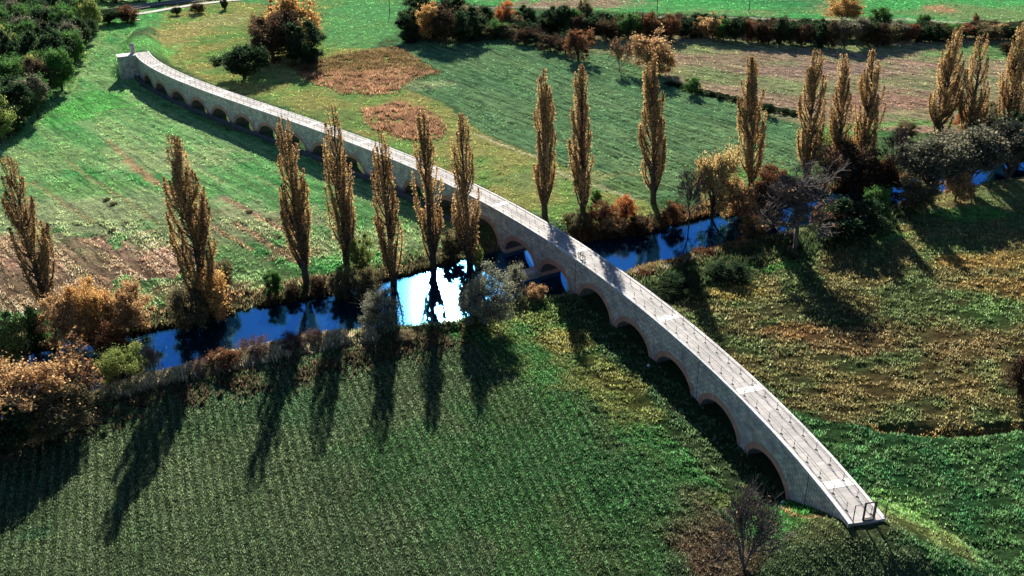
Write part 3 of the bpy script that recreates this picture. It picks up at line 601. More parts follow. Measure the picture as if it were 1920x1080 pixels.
# -- along the river, left of the bridge
RG = 'trees and bushes along the river banks'
for a in [
 ('orange', 128, 636, 545, 80, 'orange leafy tree at the foot of the leftmost poplar', 3), ('gold', 182, 620, 525, 84, 'yellow-orange tree between the two orange ones left of the water', 2),
 ('orange', 246, 612, 525, 80, 'round orange tree right of its yellow neighbour on the far bank', 2), ('limegreen', 15, 672, 590, 80, 'yellow-green bush at the left edge of the picture above the dark water', 0),
 ('green', 66, 640, 580, 50, 'small green bush beside the trunk of the leftmost poplar', 0), ('rust', 205, 655, 610, 70, 'russet shrub hanging over the far bank beneath the yellow-orange tree', 0),
 ('orange', 60, 812, 668, 175, 'big orange bush in the lower left, on the near bank', 2), ('olive', 120, 815, 720, 120, 'olive green bush in front of the big orange one', 3), ('darkgreen', 10, 860, 745, 110, 'dark green bush in the lower left corner of the river bank', 0),
 ('brownbare', 172, 765, 640, 125, 'nearly leafless purple-brown tree over the near bank left of the pale bush', 0), ('limegreen', 236, 722, 645, 85, 'pale yellow-green bush standing in front of the blue water', 2),
 ('bareshrub', 290, 712, 640, 50, 'thin leafless shrub at the waterline right of the pale yellow-green bush', 0),
 ('olive', 362, 600, 532, 72, 'brown-olive bush around the foot of the broad poplar', 1), ('gold', 404, 590, 505, 62, 'golden yellow bush right of the broad poplar foot', 1), ('olive', 424, 548, 488, 44, 'small brownish-green bush behind the golden one', 2),
 ('green', 516, 548, 503, 34, 'small fresh green bush alone on the field edge', 1), ('darkbrown', 598, 540, 512, 32, 'dark brown bush at the foot of the slim poplar', 0), ('darkbrown', 548, 552, 532, 30, 'low dark brown bush left of the slim poplar trunk', 1),
 ('olive', 640, 546, 500, 42, 'olive bush left of the thin-topped poplar', 0), ('limegreen', 680, 512, 440, 46, 'light green round tree between two sparse poplars', 0), ('olive', 690, 545, 500, 56, 'tan bush on the bank right of the thin-topped poplar', 2),
 ('palegrey', 716, 616, 540, 72, 'grey-green bush on the near bank left of the glint', 2), ('palegrey', 908, 613, 500, 100, 'big pale grey-green bush right of the glint', 3), ('palegrey', 967, 548, 490, 40, 'small grey-leaved bush between the two river arches', 2),
 ('orange', 1004, 562, 532, 38, 'low orange-brown bush in the bridge shadow by the water', 0), ('limegreen', 897, 492, 462, 20, 'tiny pale yellow bush at the foot of the poplar nearest the bridge', 0),
 ('olive', 850, 475, 425, 46, 'tan bush between the two poplars next to the bridge', 0),
 ('purple', 480, 668, 634, 62, 'low purple-brown shrub on the near bank, left of its twin', 0), ('purple', 545, 656, 628, 56, 'low purple-brown shrub on the near bank in front of the mirrored trunk', 1), ('purple', 592, 644, 618, 40, 'smallest purple shrub on the near bank', 0),
 ('rust', 425, 694, 655, 56, 'russet shrub at the near waterline below the broad poplar mirror image', 1), ('purple', 380, 700, 670, 40, 'thin twiggy shrub at the near waterline', 1),
 ('straw', 765, 640, 618, 40, 'dry straw-coloured shrub just below the glint', 0),
 # right of the bridge
 ('rust', 1130, 424, 380, 56, 'rusty bush on the far bank just right of the bridge', 0), ('flame', 1172, 416, 364, 44, 'orange-red bush left of the tallest poplar', 1), ('olive', 1085, 428, 398, 50, 'olive-brown bush behind the deck shadow', 1),
 ('orange', 1152, 430, 402, 50, 'brown-orange bush overhanging the far waterline', 0), ('darkbrown', 1198, 428, 400, 40, 'dark brown bush at the foot of the tallest poplar', 0), ('rust', 1262, 412, 378, 46, 'low rust bush right of the tallest poplar', 1), ('green', 1118, 390, 355, 20, 'small green sapling on the field edge right of the forked poplar', 0),
 ('bare', 1292, 415, 312, 72, 'thin leafless tree left of the yellow tree', 0), ('paleyellow', 1337, 402, 272, 78, 'bright yellow-orange tree with its trunk showing, above the blue pool', 2), ('orange', 1388, 396, 330, 60, 'orange bush right of the bright yellow tree', 1),
 ('rust', 1448, 366, 310, 74, 'wide russet bush right of the golden poplar', 0), ('darkbrown', 1430, 385, 335, 60, 'dark shaded bush behind the great bare tree', 0),
 ('bare', 1490, 470, 296, 205, 'great spreading leafless grey tree on the near bank', 1), ('redgreen', 1412, 448, 402, 58, 'red and green shrub at the near waterline', 0),
 ('brownbare', 1540, 358, 270, 130, 'dark brown thinning tree below the rusty gold poplar', 1), ('limegreen', 1560, 300, 235, 66, 'yellow-green tree between the two rear poplars', 1), ('flame', 1606, 310, 238, 34, 'vivid red-orange tree in the gap left of the front poplar', 1),
 ('darkbrown', 1600, 350, 262, 104, 'large dark brown bush below the vivid red-orange tree', 1), ('darkbrown', 1652, 346, 290, 70, 'dark brown bush left of the dead tree', 0), ('flame', 1662, 335, 295, 34, 'small red bush in the dark thicket', 0),
 ('brownbare', 1536, 452, 380, 90, 'thinly leaved brown shrub right of the great bare tree', 1), ('darkgreen', 1600, 452, 372, 110, 'dark green bush at the near bank behind the great bare tree', 1), ('green', 1640, 425, 345, 46, 'upright green bush standing against the water', 1),
 ('olive', 1714, 400, 325, 64, 'olive-brown tree in front of the second pool', 0), ('orange', 1790, 378, 310, 56, 'orange-brown thin tree in front of the pool at the right', 0),
 ('bare', 1672, 345, 232, 66, 'dead pollard tree with bare upright limbs', 2), ('greywillow', 1735, 374, 256, 116, 'grey-olive willow, left of the willow row', 0), ('greywillow', 1808, 356, 240, 124, 'wide grey-olive willow in the middle of the willow row', 1),
 ('greywillow', 1888, 342, 226, 116, 'dark grey-olive willow near the right edge', 0), ('darkgreen', 1905, 300, 195, 80, 'dark tree at the right edge below the cut-off poplar', 0),
 ('flame', 1812, 252, 203, 44, 'orange-red tree between the bushy poplar and its leaning neighbour', 0), ('olive', 1850, 248, 188, 62, 'olive-yellow tree under the leaning poplar', 1), ('olive', 1700, 262, 228, 40, 'small olive tree behind the dead pollard', 2),

 ('darkbrown', 1908, 745, 652, 50, 'dark brown-red bush alone at the right edge of the meadow', 1), ('bareshrub', 1394, 1076, 908, 150, 'leafless many-stemmed shrub in the foreground beside the last arch shadow', 1),
 ('rust', 1208, 520, 506, 28, 'small russet shrub on the near bank beside the deck', 0), ('rust', 1320, 480, 466, 40, 'low red-brown shrub on the near bank at the pool edge', 1), ('darkgreen', 1272, 548, 520, 64, 'low dark green bramble right of the deck', 0), ('darkgreen', 1362, 522, 492, 70, 'low dark bramble left of the great bare tree shadow', 1), ('darkgreen', 1232, 566, 545, 44, 'low dark bramble close to the deck', 1),
]:
    place(*a[:6], RG, var=a[6])
# -- background trees and hedges
BG = 'trees and bushes behind the fields'
for a in [
 ('darkgreen', 458, 148, 80, 84, 'round dark green bush in front of the tree clump by the olive field', 0), ('limegreen', 440, 122, 100, 20, 'tiny yellow-green bush on the front of the round dark bush', 0), ('darkbrown', 515, 118, 15, 90, 'dark russet tree in the middle of the tree clump', 0),
 ('gold', 562, 95, -12, 92, 'tall yellow-orange tree at the back of the clump', 0), ('darkgreen', 568, 118, 35, 74, 'dark green tree at the right of the clump', 1), ('brownbare', 482, 78, 20, 60, 'bare brown tree at the left of the clump', 0), ('orange', 530, 60, -10, 50, 'orange tree behind the clump', 0),
 ('darkgreen', 205, 44, 14, 56, 'dark flat bush left on the grass island by the road', 0), ('rust', 238, 42, 11, 46, 'dark bush with red leaves right on the grass island', 0),
 ('darkgreen', 331, 28, 12, 18, 'small dark bush beside the road, nearest the railway curve', 0), ('darkbrown', 372, 24, 3, 28, 'brown bush beside the road in front of the railway', 0), ('darkgreen', 421, 18, -6, 14, 'narrow dark tree beside the road', 1),
 ('darkgreen', 775, 72, 12, 50, 'dark green tree at the left end of the far thicket', 0), ('darkgreen', 765, 60, 35, 34, 'low dark bush at the left end of the far thicket', 1), ('gold', 806, 78, 2, 46, 'orange-gold tree in the far thicket', 1), ('darkbrown', 836, 84, 5, 56, 'dark russet tree right of the orange-gold one', 1), ('darkgreen', 872, 80, 12, 64, 'broad dark green tree right of the russet one', 1), ('olive', 884, 60, 8, 40, 'olive tree behind the broad dark green one', 0), ('darkgreen', 850, 40, -14, 50, 'dark tree at the top edge above the far thicket', 0),
 ('darkgreen', 790, 30, -12, 50, 'dark tree at the top edge left of its neighbour', 1), ('darkgreen', 907, 50, 8, 38, 'dark green tree left of the red conical tree', 0), ('flame', 948, 52, -4, 38, 'red-orange conical tree at the top edge', 0), ('darkgreen', 986, 50, 10, 40, 'dark green tree right of the red conical tree', 1), ('green', 928, 70, 38, 46, 'grey-green bush below the red conical tree', 0), ('olive', 955, 72, 46, 40, 'olive bush right of the grey-green one', 1), ('darkbrown', 985, 82, 50, 44, 'brown bush at the front of the far thicket', 1), ('darkgreen', 1005, 84, 62, 34, 'dark low bush at the tip of the far thicket', 0),
 ('darkgreen', 1030, 62, 12, 44, 'dark green tree right of the thicket', 1), ('darkgreen', 1060, 64, 4, 44, 'tall dark green tree with a pointed top', 0), ('olive', 1096, 48, -4, 30, 'thin olive tree at the top edge', 0), ('green', 1075, 66, 14, 34, 'green tree beside the pointed dark one', 0),
 ('darkbrown', 1033, 96, 62, 40, 'brown bush at the corner of the dark striped field', 0), ('darkbrown', 1060, 100, 66, 36, 'dark brown bush in the row at the field corner', 1), ('rust', 1084, 112, 50, 54, 'red-brown tree at the end of the row at the field corner', 1),
 ('brownbare', 1160, 132, 72, 52, 'nearly bare tree between the two striped fields', 1), ('orange', 1222, 138, 58, 76, 'round orange-brown tree behind the tallest poplar', 0), ('green', 1298, 178, 145, 28, 'small green bush on the strip between the striped fields', 0), ('darkgreen', 1440, 216, 192, 18, 'dark little bush on the strip between the striped fields', 0),
 ('darkgreen', 1350, 186, 176, 12, 'tiny dark bush on the field strip', 1), ('gold', 1578, 40, -8, 58, 'thin yellow tree standing behind the long hedge', 0), ('rust', 1828, 50, 25, 14, 'small red bush by the far track', 0), ('darkbrown', 1886, 100, 78, 22, 'small dark bush between two poplars in the upper right', 0), ('green', 1648, 62, 12, 40, 'green tree rising from the long hedge', 0), ('green', 1730, 52, 25, 26, 'green bush rising from the long hedge', 1),
]:
    place(*a[:6], BG, var=a[6])
rr = random.Random(9)
HC = ['darkgreen']*5+['darkbrown']*4+['rust']*2+['green', 'orange', 'olive', 'greywillow']
HL = {'darkgreen': 'dark green bush in the long hedge behind the brown striped field', 'darkbrown': 'dark brown bush in the long hedge behind the brown striped field', 'rust': 'russet bush in the long hedge behind the brown striped field', 'green': 'fresh green bush in the long hedge behind the brown striped field', 'orange': 'orange bush in the long hedge behind the brown striped field', 'olive': 'olive bush in the long hedge behind the brown striped field', 'greywillow': 'grey-green bush in the long hedge behind the brown striped field'}
x = 1092
while x < 2100:
    yb = float(np.interp(x, [1090, 1200, 1300, 1500, 1600, 1700, 1800, 1920, 2100], [70, 74, 72, 84, 88, 78, 74, 72, 66]))
    yt = float(np.interp(x, [1090, 1300, 1500, 1650, 1700, 1920, 2100], [24, 26, 34, 34, 42, 40, 36]))
    k = rr.choice(HC); place(k, x, yb+rr.uniform(-3, 3), yt+rr.uniform(-3, 9), rr.uniform(34, 48), HL[k], 'bushes of the long hedge', var=rr.randint(0, 1), cat='bush', name='hedge_bush')
    k = rr.choice(HC[:9]); place(k, x+10, yb-16+rr.uniform(-3, 3), yt-2+rr.uniform(-3, 9), rr.uniform(34, 46), HL[k], 'bushes of the long hedge', var=rr.randint(0, 1), cat='bush', name='hedge_bush')
    x += rr.uniform(17, 24)
# low strip between the two striped fields
for i in range(17):
    x = 1255+i*15+rr.uniform(-4, 4); place('darkgreen', x, 160+(x-1255)*.235+rr.uniform(-2, 2), 152+(x-1255)*.235, 20, 'low dark weeds clump on the strip between the striped fields', 'low clumps on the field strip', var=i % 2, name='weed_clump', cat='bush')
for i, (x, y) in enumerate([(200, 376), (214, 384), (236, 421), (211, 434), (468, 399), (505, 414), (522, 446)]):
    place('olive', x, y, y-5, 13, 'dark low weed clump scattered in the bright left meadow', 'weed clumps in the left meadow', var=i % 2, name='weed_clump', cat='weeds')
# bushes on the railway side, top left
for i in range(26):
    x = rr.uniform(765, 1075); y = 82-(x-765)*.04+rr.uniform(-18, 0); place(rr.choice(['darkgreen', 'darkgreen', 'darkbrown', 'olive']), x, y, y-rr.uniform(18, 34), rr.uniform(26, 40), 'dark undergrowth bush filling the far thicket', 'undergrowth of the far thicket', var=i % 2, name='undergrowth_bush', cat='bush')
for x, y, k in [(300, 5, 'darkgreen'), (260, 2, 'darkgreen'), (220, 4, 'darkbrown'), (185, 2, 'darkgreen'), (340, 0, 'darkgreen'), (145, 2, 'darkgreen')]:
    place(k, x, y, y-26, 44, 'dark bush on the far side of the railway line', 'bushes beyond the railway', var=x % 2, name='shrub', cat='bush')
# the wood at the left edge
WK = ['darkgreen']*9+['green']*4+['olive', 'limegreen', 'darkbrown', 'greywillow']
WL = {'darkgreen': 'dark green tree in the dense wood at the left edge', 'green': 'mid green tree in the dense wood at the left edge', 'olive': 'olive tree in the dense wood at the left edge', 'limegreen': 'yellow-green tree in the dense wood at the left edge', 'darkbrown': 'brown tree in the dense wood at the left edge', 'greywillow': 'grey-green tree in the dense wood at the left edge', 'gold': 'yellowing tree in the dense wood at the left edge'}
wood = P_((-420, -60), (160, -30), (182, 30), (180, 70), (146, 130), (110, 186), (66, 232), (-10, 280), (-160, 330), (-500, 380))
yy_ = 215.
cnt = 0
while yy_ < 420:
    xx_ = -230+rr.uniform(0, 5)
    while xx_ < -90:
        X0 = xx_+rr.uniform(-1.3, 1.3); Y0 = yy_+rr.uniform(-1.3, 1.3)
        if inpoly(np.array([X0]), np.array([Y0]), wood)[0]:
            px, py, _ = proj((X0, Y0, 4))
            if px > -130:
                k = rr.choice(WK); place(k, px, py, 0, 0, WL[k], 'trees of the dense wood', var=rr.randint(0, 1), h=rr.uniform(7.5, 12.5), w=rr.uniform(6, 9.), name='broadleaf_tree').location = (X0, Y0, -.2); cnt += 1
        xx_ += 7.2
    yy_ += 7.2
print('wood trees', cnt)

# ------------------------------------------------------------------ viaduct
vd = empty('viaduct', (0, 0, 0)); tag(vd, 'long curved stone viaduct with brick arches crossing the river and the meadows', 'viaduct')
SS = []
def wall_side(side):
    V = []; Fs = []; uv = []
    def strip(pts):      # pts: list of (s, zlow)
        n0 = len(V)
        for s, zl in pts:
            V.append(B(s, side*HW, zl)); V.append(B(s, side*HW, DZ-.22)); uv.append((s, zl)); uv.append((s, DZ-.22))
        for i in range(len(pts)-1): Fs.append((n0+2*i, n0+2*i+2, n0+2*i+3, n0+2*i+1))
    pos = 0.
    for c in ARCH:
        a, hgt = arch_dim(c); e = a+.25; hh = hgt+.3
        n = max(2, int((c-e-pos)/1.5)+1); strip([(s, -3.) for s in np.linspace(pos, c-e, n)])
        strip([(c-e*math.cos(t), hh*math.sin(t)-.25) for t in np.linspace(0, math.pi, 26)])
        # jambs below the spring
        pos = c+e
    strip([(s, -3.) for s in np.linspace(pos, SLEN, 14)])
    return V, Fs, uv
mb = MB()
for side in (1, -1):
    V, Fs, uv = wall_side(side); mb.add(V, Fs if side == 1 else [f[::-1] for f in Fs], uv)
for s0, dr in ((0, 1), (SLEN, -1)):
    P = [B(s0, -HW, -3), B(s0, HW, -3), B(s0, HW, DZ-.22), B(s0, -HW, DZ-.22)]; mb.add(P, [(0, 1, 2, 3)], [(0, -3), (3.7, -3), (3.7, 6), (0, 6)])
pos = 0                                                   # pier flanks seen through the openings
for c in ARCH:
    a, hgt = arch_dim(c)
    for sg in (-1, 1):
        s = c+sg*(a+.25); P = [B(s, -HW, -3), B(s, HW, -3), B(s, HW, -.2), B(s, -HW, -.2)]; mb.add(P, [(0, 1, 2, 3)], [(0, -3), (3.7, -3), (3.7, -.2), (0, -.2)])
mb.build('wall', MAT['stone'], vd)
for c in ARCH:                                            # brick rings that line each opening through the whole width
    a, hgt = arch_dim(c); V = []; uv = []; Bf = []; th = .82; K = 30; Wd = HW+.05
    for i in range(K+1):
        t = math.pi*i/K; u = i*((a+hgt)*1.6/K)
        for (ea, eh, off) in ((a, hgt, Wd), (a+th, hgt+th, Wd), (a+th, hgt+th, -Wd), (a, hgt, -Wd)):
            V.append(B(c-ea*math.cos(t), off, eh*math.sin(t)-.3)); uv.append((u, {0: 0, 1: .75}[1 if ea > a else 0] if off > 0 else (.75 if ea > a else 4.5)))
    Fs = []
    for i in range(K):
        b0 = 4*i; b1 = b0+4
        Fs += [(b0, b0+1, b1+1, b1), (b0+2, b0+3, b1+3, b1+2)]; Bf += [(b0+3, b0, b1, b1+3)]
    # jambs down to the ground or the river bed
    n0 = len(V)
    for sg in (-1, 1):
        m = len(V)
        for ea, off in ((a, Wd), (a+.3, Wd), (a+.3, -Wd), (a, -Wd)):
            V.append(B(c+sg*ea, off, -.3)); V.append(B(c+sg*ea, off, -3.)); uv += [(ea, 0), (ea, 2.7)]
        Fs += [(m, m+1, m+3, m+2), (m+4, m+5, m+7, m+6), (m+6, m+7, m+1, m)]
    link('arch_ring', V, Fs, MAT['brick'], vd, uv=uv); link('arch_barrel', V, Bf, MAT['barrel_shade'], vd, uv=uv)
# deck
def band(name, o0, o1, z0, z1, mat, s0=0., s1=SLEN, step=1.5, parent=None, vsc=1.0):
    n = max(2, int((s1-s0)/step)+1); V = []; uv = []
    for s in np.linspace(s0, s1, n):
        for off, z in ((o0, z0), (o0, z1), (o1, z1), (o1, z0)):
            V.append(B(s, off, z)); uv.append((s, off*vsc+z))
    Fs = []
    for i in range(n-1):
        b0 = 4*i; b1 = b0+4
        for k in range(4): Fs.append((b0+k, b0+(k+1) % 4, b1+(k+1) % 4, b1+k))
    Fs += [(3, 2, 1, 0), (4*n-4, 4*n-3, 4*n-2, 4*n-1)]
    return link(name, V, Fs, mat, parent or vd, uv=uv)
band('deck', -HW+.3, HW-.3, DZ-.3, DZ-.02, MAT['slab'])
band('coping', HW-.297, HW+.09, DZ-.22, DZ+.035, MAT['coping']); band('coping', -HW-.09, -HW+.297, DZ-.22, DZ+.035, MAT['coping'])
for s in (17.2, 36.9, 54.8, 72.8, 90.6, 108.4, 130.2, 152.9, 175.9, 200.5, 219.8, 238.5):
    band('cross_slab', -HW+.31, HW-.31, DZ-.05, DZ-.002, MAT['joint'], s-.6, s+.6, .4)
band('end_slab', -HW+.2, HW+.2, DZ-.45, DZ-.012, MAT['slab'], SLEN+.004, SLEN+.9, .4)
# dark movement joints in the shaded face
for s in (236.2, 211.4, 178.4, 156.2): band('wall_joint', HW+.002, HW+.014, -.5 if s < 230 else .3, DZ-.25, MAT['steel'] if False else MAT['bark'], s-.05, s+.05, .1)
# low plinth wall along the foot of the far arches
pw = MB(); n = 80; V = []; uv = []; prof = [(2.25, -.5), (2.25, .75), (2.33, .92), (2.5, 1.0), (2.67, .92), (2.75, .75), (2.75, -.5)]
for i in range(n+1):
    s = 3.5+i*(145-3.5)/n; ex = np.interp(s, [3, 20, 60, 110, 145], [.55, .0, 0.05, .35, .9])
    for o_, z_ in prof: V.append(B(s, o_+ex, z_*.95)); uv.append((s, o_))
Fs = [(i*7+k, i*7+k+1, (i+1)*7+k+1, (i+1)*7+k) for i in range(n) for k in range(6)]
Fs += [tuple(range(7))[::-1], tuple(n*7+k for k in range(7))]
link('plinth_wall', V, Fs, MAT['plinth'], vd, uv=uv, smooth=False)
# stone footings at the river arches
for s, off, ln, wd, hz in ((178.3, 4.6, 5.2, 2.3, .55), (167.2, 4.0, 4.0, 2.2, .55)):
    f_ = MB(); c, t, nn_ = frame(s); ang = math.atan2(nn_[1]*SG, nn_[0]*SG)
    f_.box(B(s, off, -2.6), ln, wd, 2.6+hz-.5, ang, .94); f_.build('stone_footing', MAT['stone'], vd)
# abutment block and turret at the far end
c, t, nn_ = frame(1.); ang = math.atan2(t[1], t[0])
a_ = MB(); a_.box(B(1.6, HW+2.35, -1), 3.4, 4.6, DZ+.9, ang); a_.build('abutment', MAT['stone'], vd)
a_ = MB(); a_.box(B(1.6, HW+2.35, DZ-.1), 3.7, 4.9, .22, ang); a_.build('abutment_slab', MAT['coping'], vd)
tp = B(.6, HW+.35, DZ+.05); a_ = MB(); K = 14; V = []; pr = [(0, .62), (.25, .62), (.26, .56), (1.7, .54), (1.75, .62), (1.9, .62), (2.15, .5), (2.35, .3), (2.45, .02)]
for z, r in pr:
    for k in range(K): V.append((tp[0]+r*1.1*math.cos(2*math.pi*k/K), tp[1]+r*1.1*math.sin(2*math.pi*k/K), tp[2]+z*1.15))
a_.add(V, [(i*K+k, i*K+(k+1) % K, (i+1)*K+(k+1) % K, (i+1)*K+k) for i in range(len(pr)-1) for k in range(K)]); a_.build('turret', MAT['stone'], vd)
# railings
for off in (1.2, -.88):
    rl = empty('railing'); rl.parent = vd
    proto = None; S_ = np.arange(1.5 if off < 0 else 3.2, SLEN-.5, 2.72)
    for k, zc in enumerate((.93, .55)):
        cb = MB(); cb.tube([B(s, off, DZ+zc) for s in np.arange(S_[0], S_[-1]+.01, 1.36)], .021, 4); cb.build('cable', MAT['cable'], rl)
    for s in S_:
        p = B(s, off, DZ)
        if proto is None:
            m_ = MB(); m_.tube([(0, 0, 0), (0, 0, 1.0)], .022, 6); m_.box((0, 0, 0), .3, .1, .05); m_.box((0, 0, .5), .09, .08, .1); m_.box((0, 0, .9), .06, .06, .07)
            proto = m_.build('post', MAT['steel'], rl); o = proto
        else: o = proto.copy(); COL.objects.link(o); o.parent = rl
        o.location = tuple(p); _, t, _n3 = frame(s); o.rotation_euler = (0, 0, math.atan2(t[1], t[0])+.6)
# far-end posts
fp = empty('far_railing'); fp.parent = vd; fp.name = 'railing'
for px, py in ((237, 91), (233, 92), (258, 90), (267, 88)):
    g = at(px, py, DZ); m_ = MB(); m_.tube([g, g+np.array([0, 0, 1.5 if px > 250 else .9])], .05, 5); m_.build('post', MAT['steel'], fp)

# ------------------------------------------------------------------ gate frames at the near end
def DP(px, py, z=DZ+.0): return at(px, py, z)
E0 = DP(1599, 979); E1 = DP(1660, 970)
across = (E1-E0)/np.linalg.norm(E1-E0)
gt = empty('portal_frame', tuple(DP(1628, 974))); tag(gt, 'black steel portal frame at the near end of the deck', 'gate frame')
m_ = MB(); g0 = np.zeros(3); wdt = 1.12
for k in (-.5, .5): m_.box(across*wdt*k+np.array([0, 0, .0]), .15, .15, 2.0, math.atan2(across[1], across[0]))
m_.build('post', MAT['steel'], gt)
m_ = MB(); m_.tube([across*-.64+np.array([0, 0, 2.04]), across*.64+np.array([0, 0, 2.04])], .075, 6); m_.build('top_bar', MAT['steel'], gt)
m_ = MB(); m_.box(np.array([0, 0, .0]), wdt-.16, .3, .12, math.atan2(across[1], across[0])); m_.build('sill', MAT['steel'], gt)
h1 = empty('handrail_frame', tuple(DP(1599, 979))); tag(h1, 'thin angled steel rail frame left of the black portal at the deck end', 'rail')
m_ = MB(); m_.tube([(0, 0, 0), (0, 0, 1.95), np.array([0, 0, 2.0])+across*.5], .05, 6); m_.build('frame_tube', MAT['steel'], h1)
m_ = MB(); m_.tube([np.array([0, 0, 1.98])+across*.1, np.array([0, 0, 1.98])+across*1.2], .02, 5); m_.build('cross_wire', MAT['cable'], h1)
for (bx, by), tl in (((1637, 966), 'hooked dark steel pole right behind the black portal'), ((1659, 970), 'hooked dark steel pole at the right corner of the deck end')):
    b0 = DP(bx, by); hk = empty('hooked_pole', tuple(b0)); tag(hk, tl, 'pole', 'hooked poles at the deck end')
    pts = [np.zeros(3), np.array([0, 0, 1.6])]+[across*(.45-.45*math.cos(a))+np.array([0, 0, 1.6+.4*math.sin(a)]) for a in np.linspace(.3, 2.7, 8)]
    m_ = MB(); m_.tube(pts, .05, 6); m_.build('pole_tube', MAT['steel'], hk); m_ = MB(); m_.box((0, 0, 0), .3, .2, .04); m_.build('foot_plate', MAT['steel'], hk)

# ------------------------------------------------------------------ bicycle on the deck
bk = empty('bicycle', tuple(B(178.6, 1.0, DZ))); tag(bk, 'dark bicycle standing by the left railing above the river arches', 'bicycle')
_, t, _n3 = frame(179); bk.rotation_euler = (0, 0, math.atan2(t[1], t[0]))
bk.scale = (1.15, 1.15, 1.15)
for xw in (-.53, .53):
    m_ = MB(); pts = [(xw+.34*math.cos(a), 0, .35+.34*math.sin(a)) for a in np.linspace(0, 2*math.pi, 19)]; m_.tube(pts, .045, 6, False)
    wh = m_.build('wheel', MAT['steel'], bk); m_ = MB()
    for k in range(8): a = k*math.pi/4; m_.tube([(xw, 0, .35), (xw+.33*math.cos(a), 0, .35+.33*math.sin(a))], .006, 3)
    m_.build('spokes', MAT['cable'], wh)
m_ = MB(); r_ = .04
for a, b in (((-.53, 0, .35), (-.08, 0, .32)), ((-.08, 0, .32), (-.2, 0, .86)), ((-.53, 0, .35), (-.17, 0, .78)), ((-.17, 0, .78), (.36, 0, .84)), ((-.08, 0, .32), (.38, 0, .72)), ((.53, 0, .35), (.34, 0, .98))): m_.tube([a, b], r_, 6)
m_.build('frame', MAT['steel'], bk)
m_ = MB(); m_.tube([(.28, -.3, 1.02), (.36, -.2, 1.02), (.36, .2, 1.02), (.28, .3, 1.02)], .025, 6); m_.build('handlebar', MAT['steel'], bk)
m_ = MB(); m_.box((-.21, 0, .86), .28, .14, .07, 0, .7); m_.build('saddle', MAT['steel'], bk)
m_ = MB(); m_.box((-.08, .05, .28), .16, .03, .03); m_.box((-.08, -.08, .3), .16, .03, .03); m_.build('pedals', MAT['steel'], bk)

# ------------------------------------------------------------------ small things
for (px, py), lb in (((1216, 687), 'small white stone in the bridge shadow beside the fourth arch from the near end'), ((1467, 952), 'small white stone in the bridge shadow beside the last pier')):
    g = at(px, py); g[2] = float(height(np.array([g[0]]), np.array([g[1]]), True)[0]); m_ = MB(); V = []; K = 8
    for z, r in ((0, .2), (.12, .24), (.24, .17), (.3, .04)):
        for k in range(K): V.append((r*math.cos(k*math.pi/4)*(1+.2*math.sin(k*2.1)), r*math.sin(k*math.pi/4), z))
    m_.add(V, [(i*K+k, i*K+(k+1) % K, (i+1)*K+(k+1) % K, (i+1)*K+k) for i in range(3) for k in range(K)]+[tuple(3*K+k for k in range(K))])
    o = m_.build('stone', MAT['whitestone']); o.location = tuple(g); tag(o, lb, 'stone')
for (px, py), lb in (((293, 22), 'pale concrete slab on the grass near the road'), ((258, 38), 'grey concrete slab beside the dark bush island')):
    g = at(px, py); g[2] = float(height(np.array([g[0]]), np.array([g[1]]), True)[0])-.05; m_ = MB(); m_.box((0, 0, 0), 1.9, .9, .35, .2, .97); o = m_.build('concrete_slab', MAT['joint']); o.location = tuple(g); tag(o, lb, 'slab')
for px, py, ty, lb in ((731, 25, -22, 'thin utility pole on the green meadow at the top edge'), (1404, 24, -24, 'thin utility pole behind the long hedge'), (1232, 22, -24, 'thin utility pole behind the middle of the far track')):
    g = at(px, py); o = empty('utility_pole', tuple(g)); tag(o, lb, 'pole', 'utility poles')
    m_ = MB(); m_.tube([(0, 0, -.3), (0, 0, 8.5)], [.17, .1], 6); m_.build('shaft', MAT['wood'], o); m_ = MB(); m_.box((0, 0, 7.9), 1.6, .1, .1); m_.build('crossarm', MAT['wood'], o)
    m_ = MB(); m_.box((-.6, 0, 8.), .08, .08, .2); m_.box((.6, 0, 8.), .08, .08, .2); m_.build('insulators', MAT['whitestone'], o)
# ribbon that follows the ground: road and railway at the top left
def ribbon(name, pts, w, z, mat, label=None, cat=None, kind='structure', thick=.0, zlift=0):
    P = np.array([at(*p)[:2] for p in pts]); d = np.r_[0, np.cumsum(np.hypot(*np.diff(P, axis=0).T))]
    s = np.arange(0, d[-1], 2.); C_ = np.stack([np.interp(s, d, P[:, 0]), np.interp(s, d, P[:, 1])], 1)
    for _ in range(4): C_[1:-1] = (C_[:-2]+2*C_[1:-1]+C_[2:])/4
    T = np.gradient(C_, axis=0); T /= np.hypot(*T.T)[:, None]; Nn = np.stack([-T[:, 1], T[:, 0]], 1); V = []; Fs = []
    zz = height(C_[:, 0], C_[:, 1], False)
    for i in range(len(C_)):
        for k, dz in ((-.5, -.5), (-.47, z), (.47, z), (.5, -.5)): q_ = C_[i]+Nn[i]*w*k; V.append((q_[0], q_[1], zz[i]+dz if dz < 0 else zz[i]+z+zlift))
    for i in range(len(C_)-1):
        for k in range(3): Fs.append((4*i+k, 4*i+4+k, 4*i+5+k, 4*i+1+k))
    return link(name, V, Fs, mat), C_, Nn, zz
RD = [(120, 52), (180, 38), (240, 30), (300, 20), (360, 10), (420, 3), (520, -8), (640, -20)]
o, _, _, _ = ribbon('road', RD, 3.2, .22, MAT['gravel']); o['kind'] = 'structure'
RW = [(60, 45), (180, 26), (240, 17), (300, 9), (380, 0), (460, -8), (600, -20)]
o, C_, Nn, zz = ribbon('railway_bed', RW, 7.5, .45, MAT['track']); o['kind'] = 'structure'
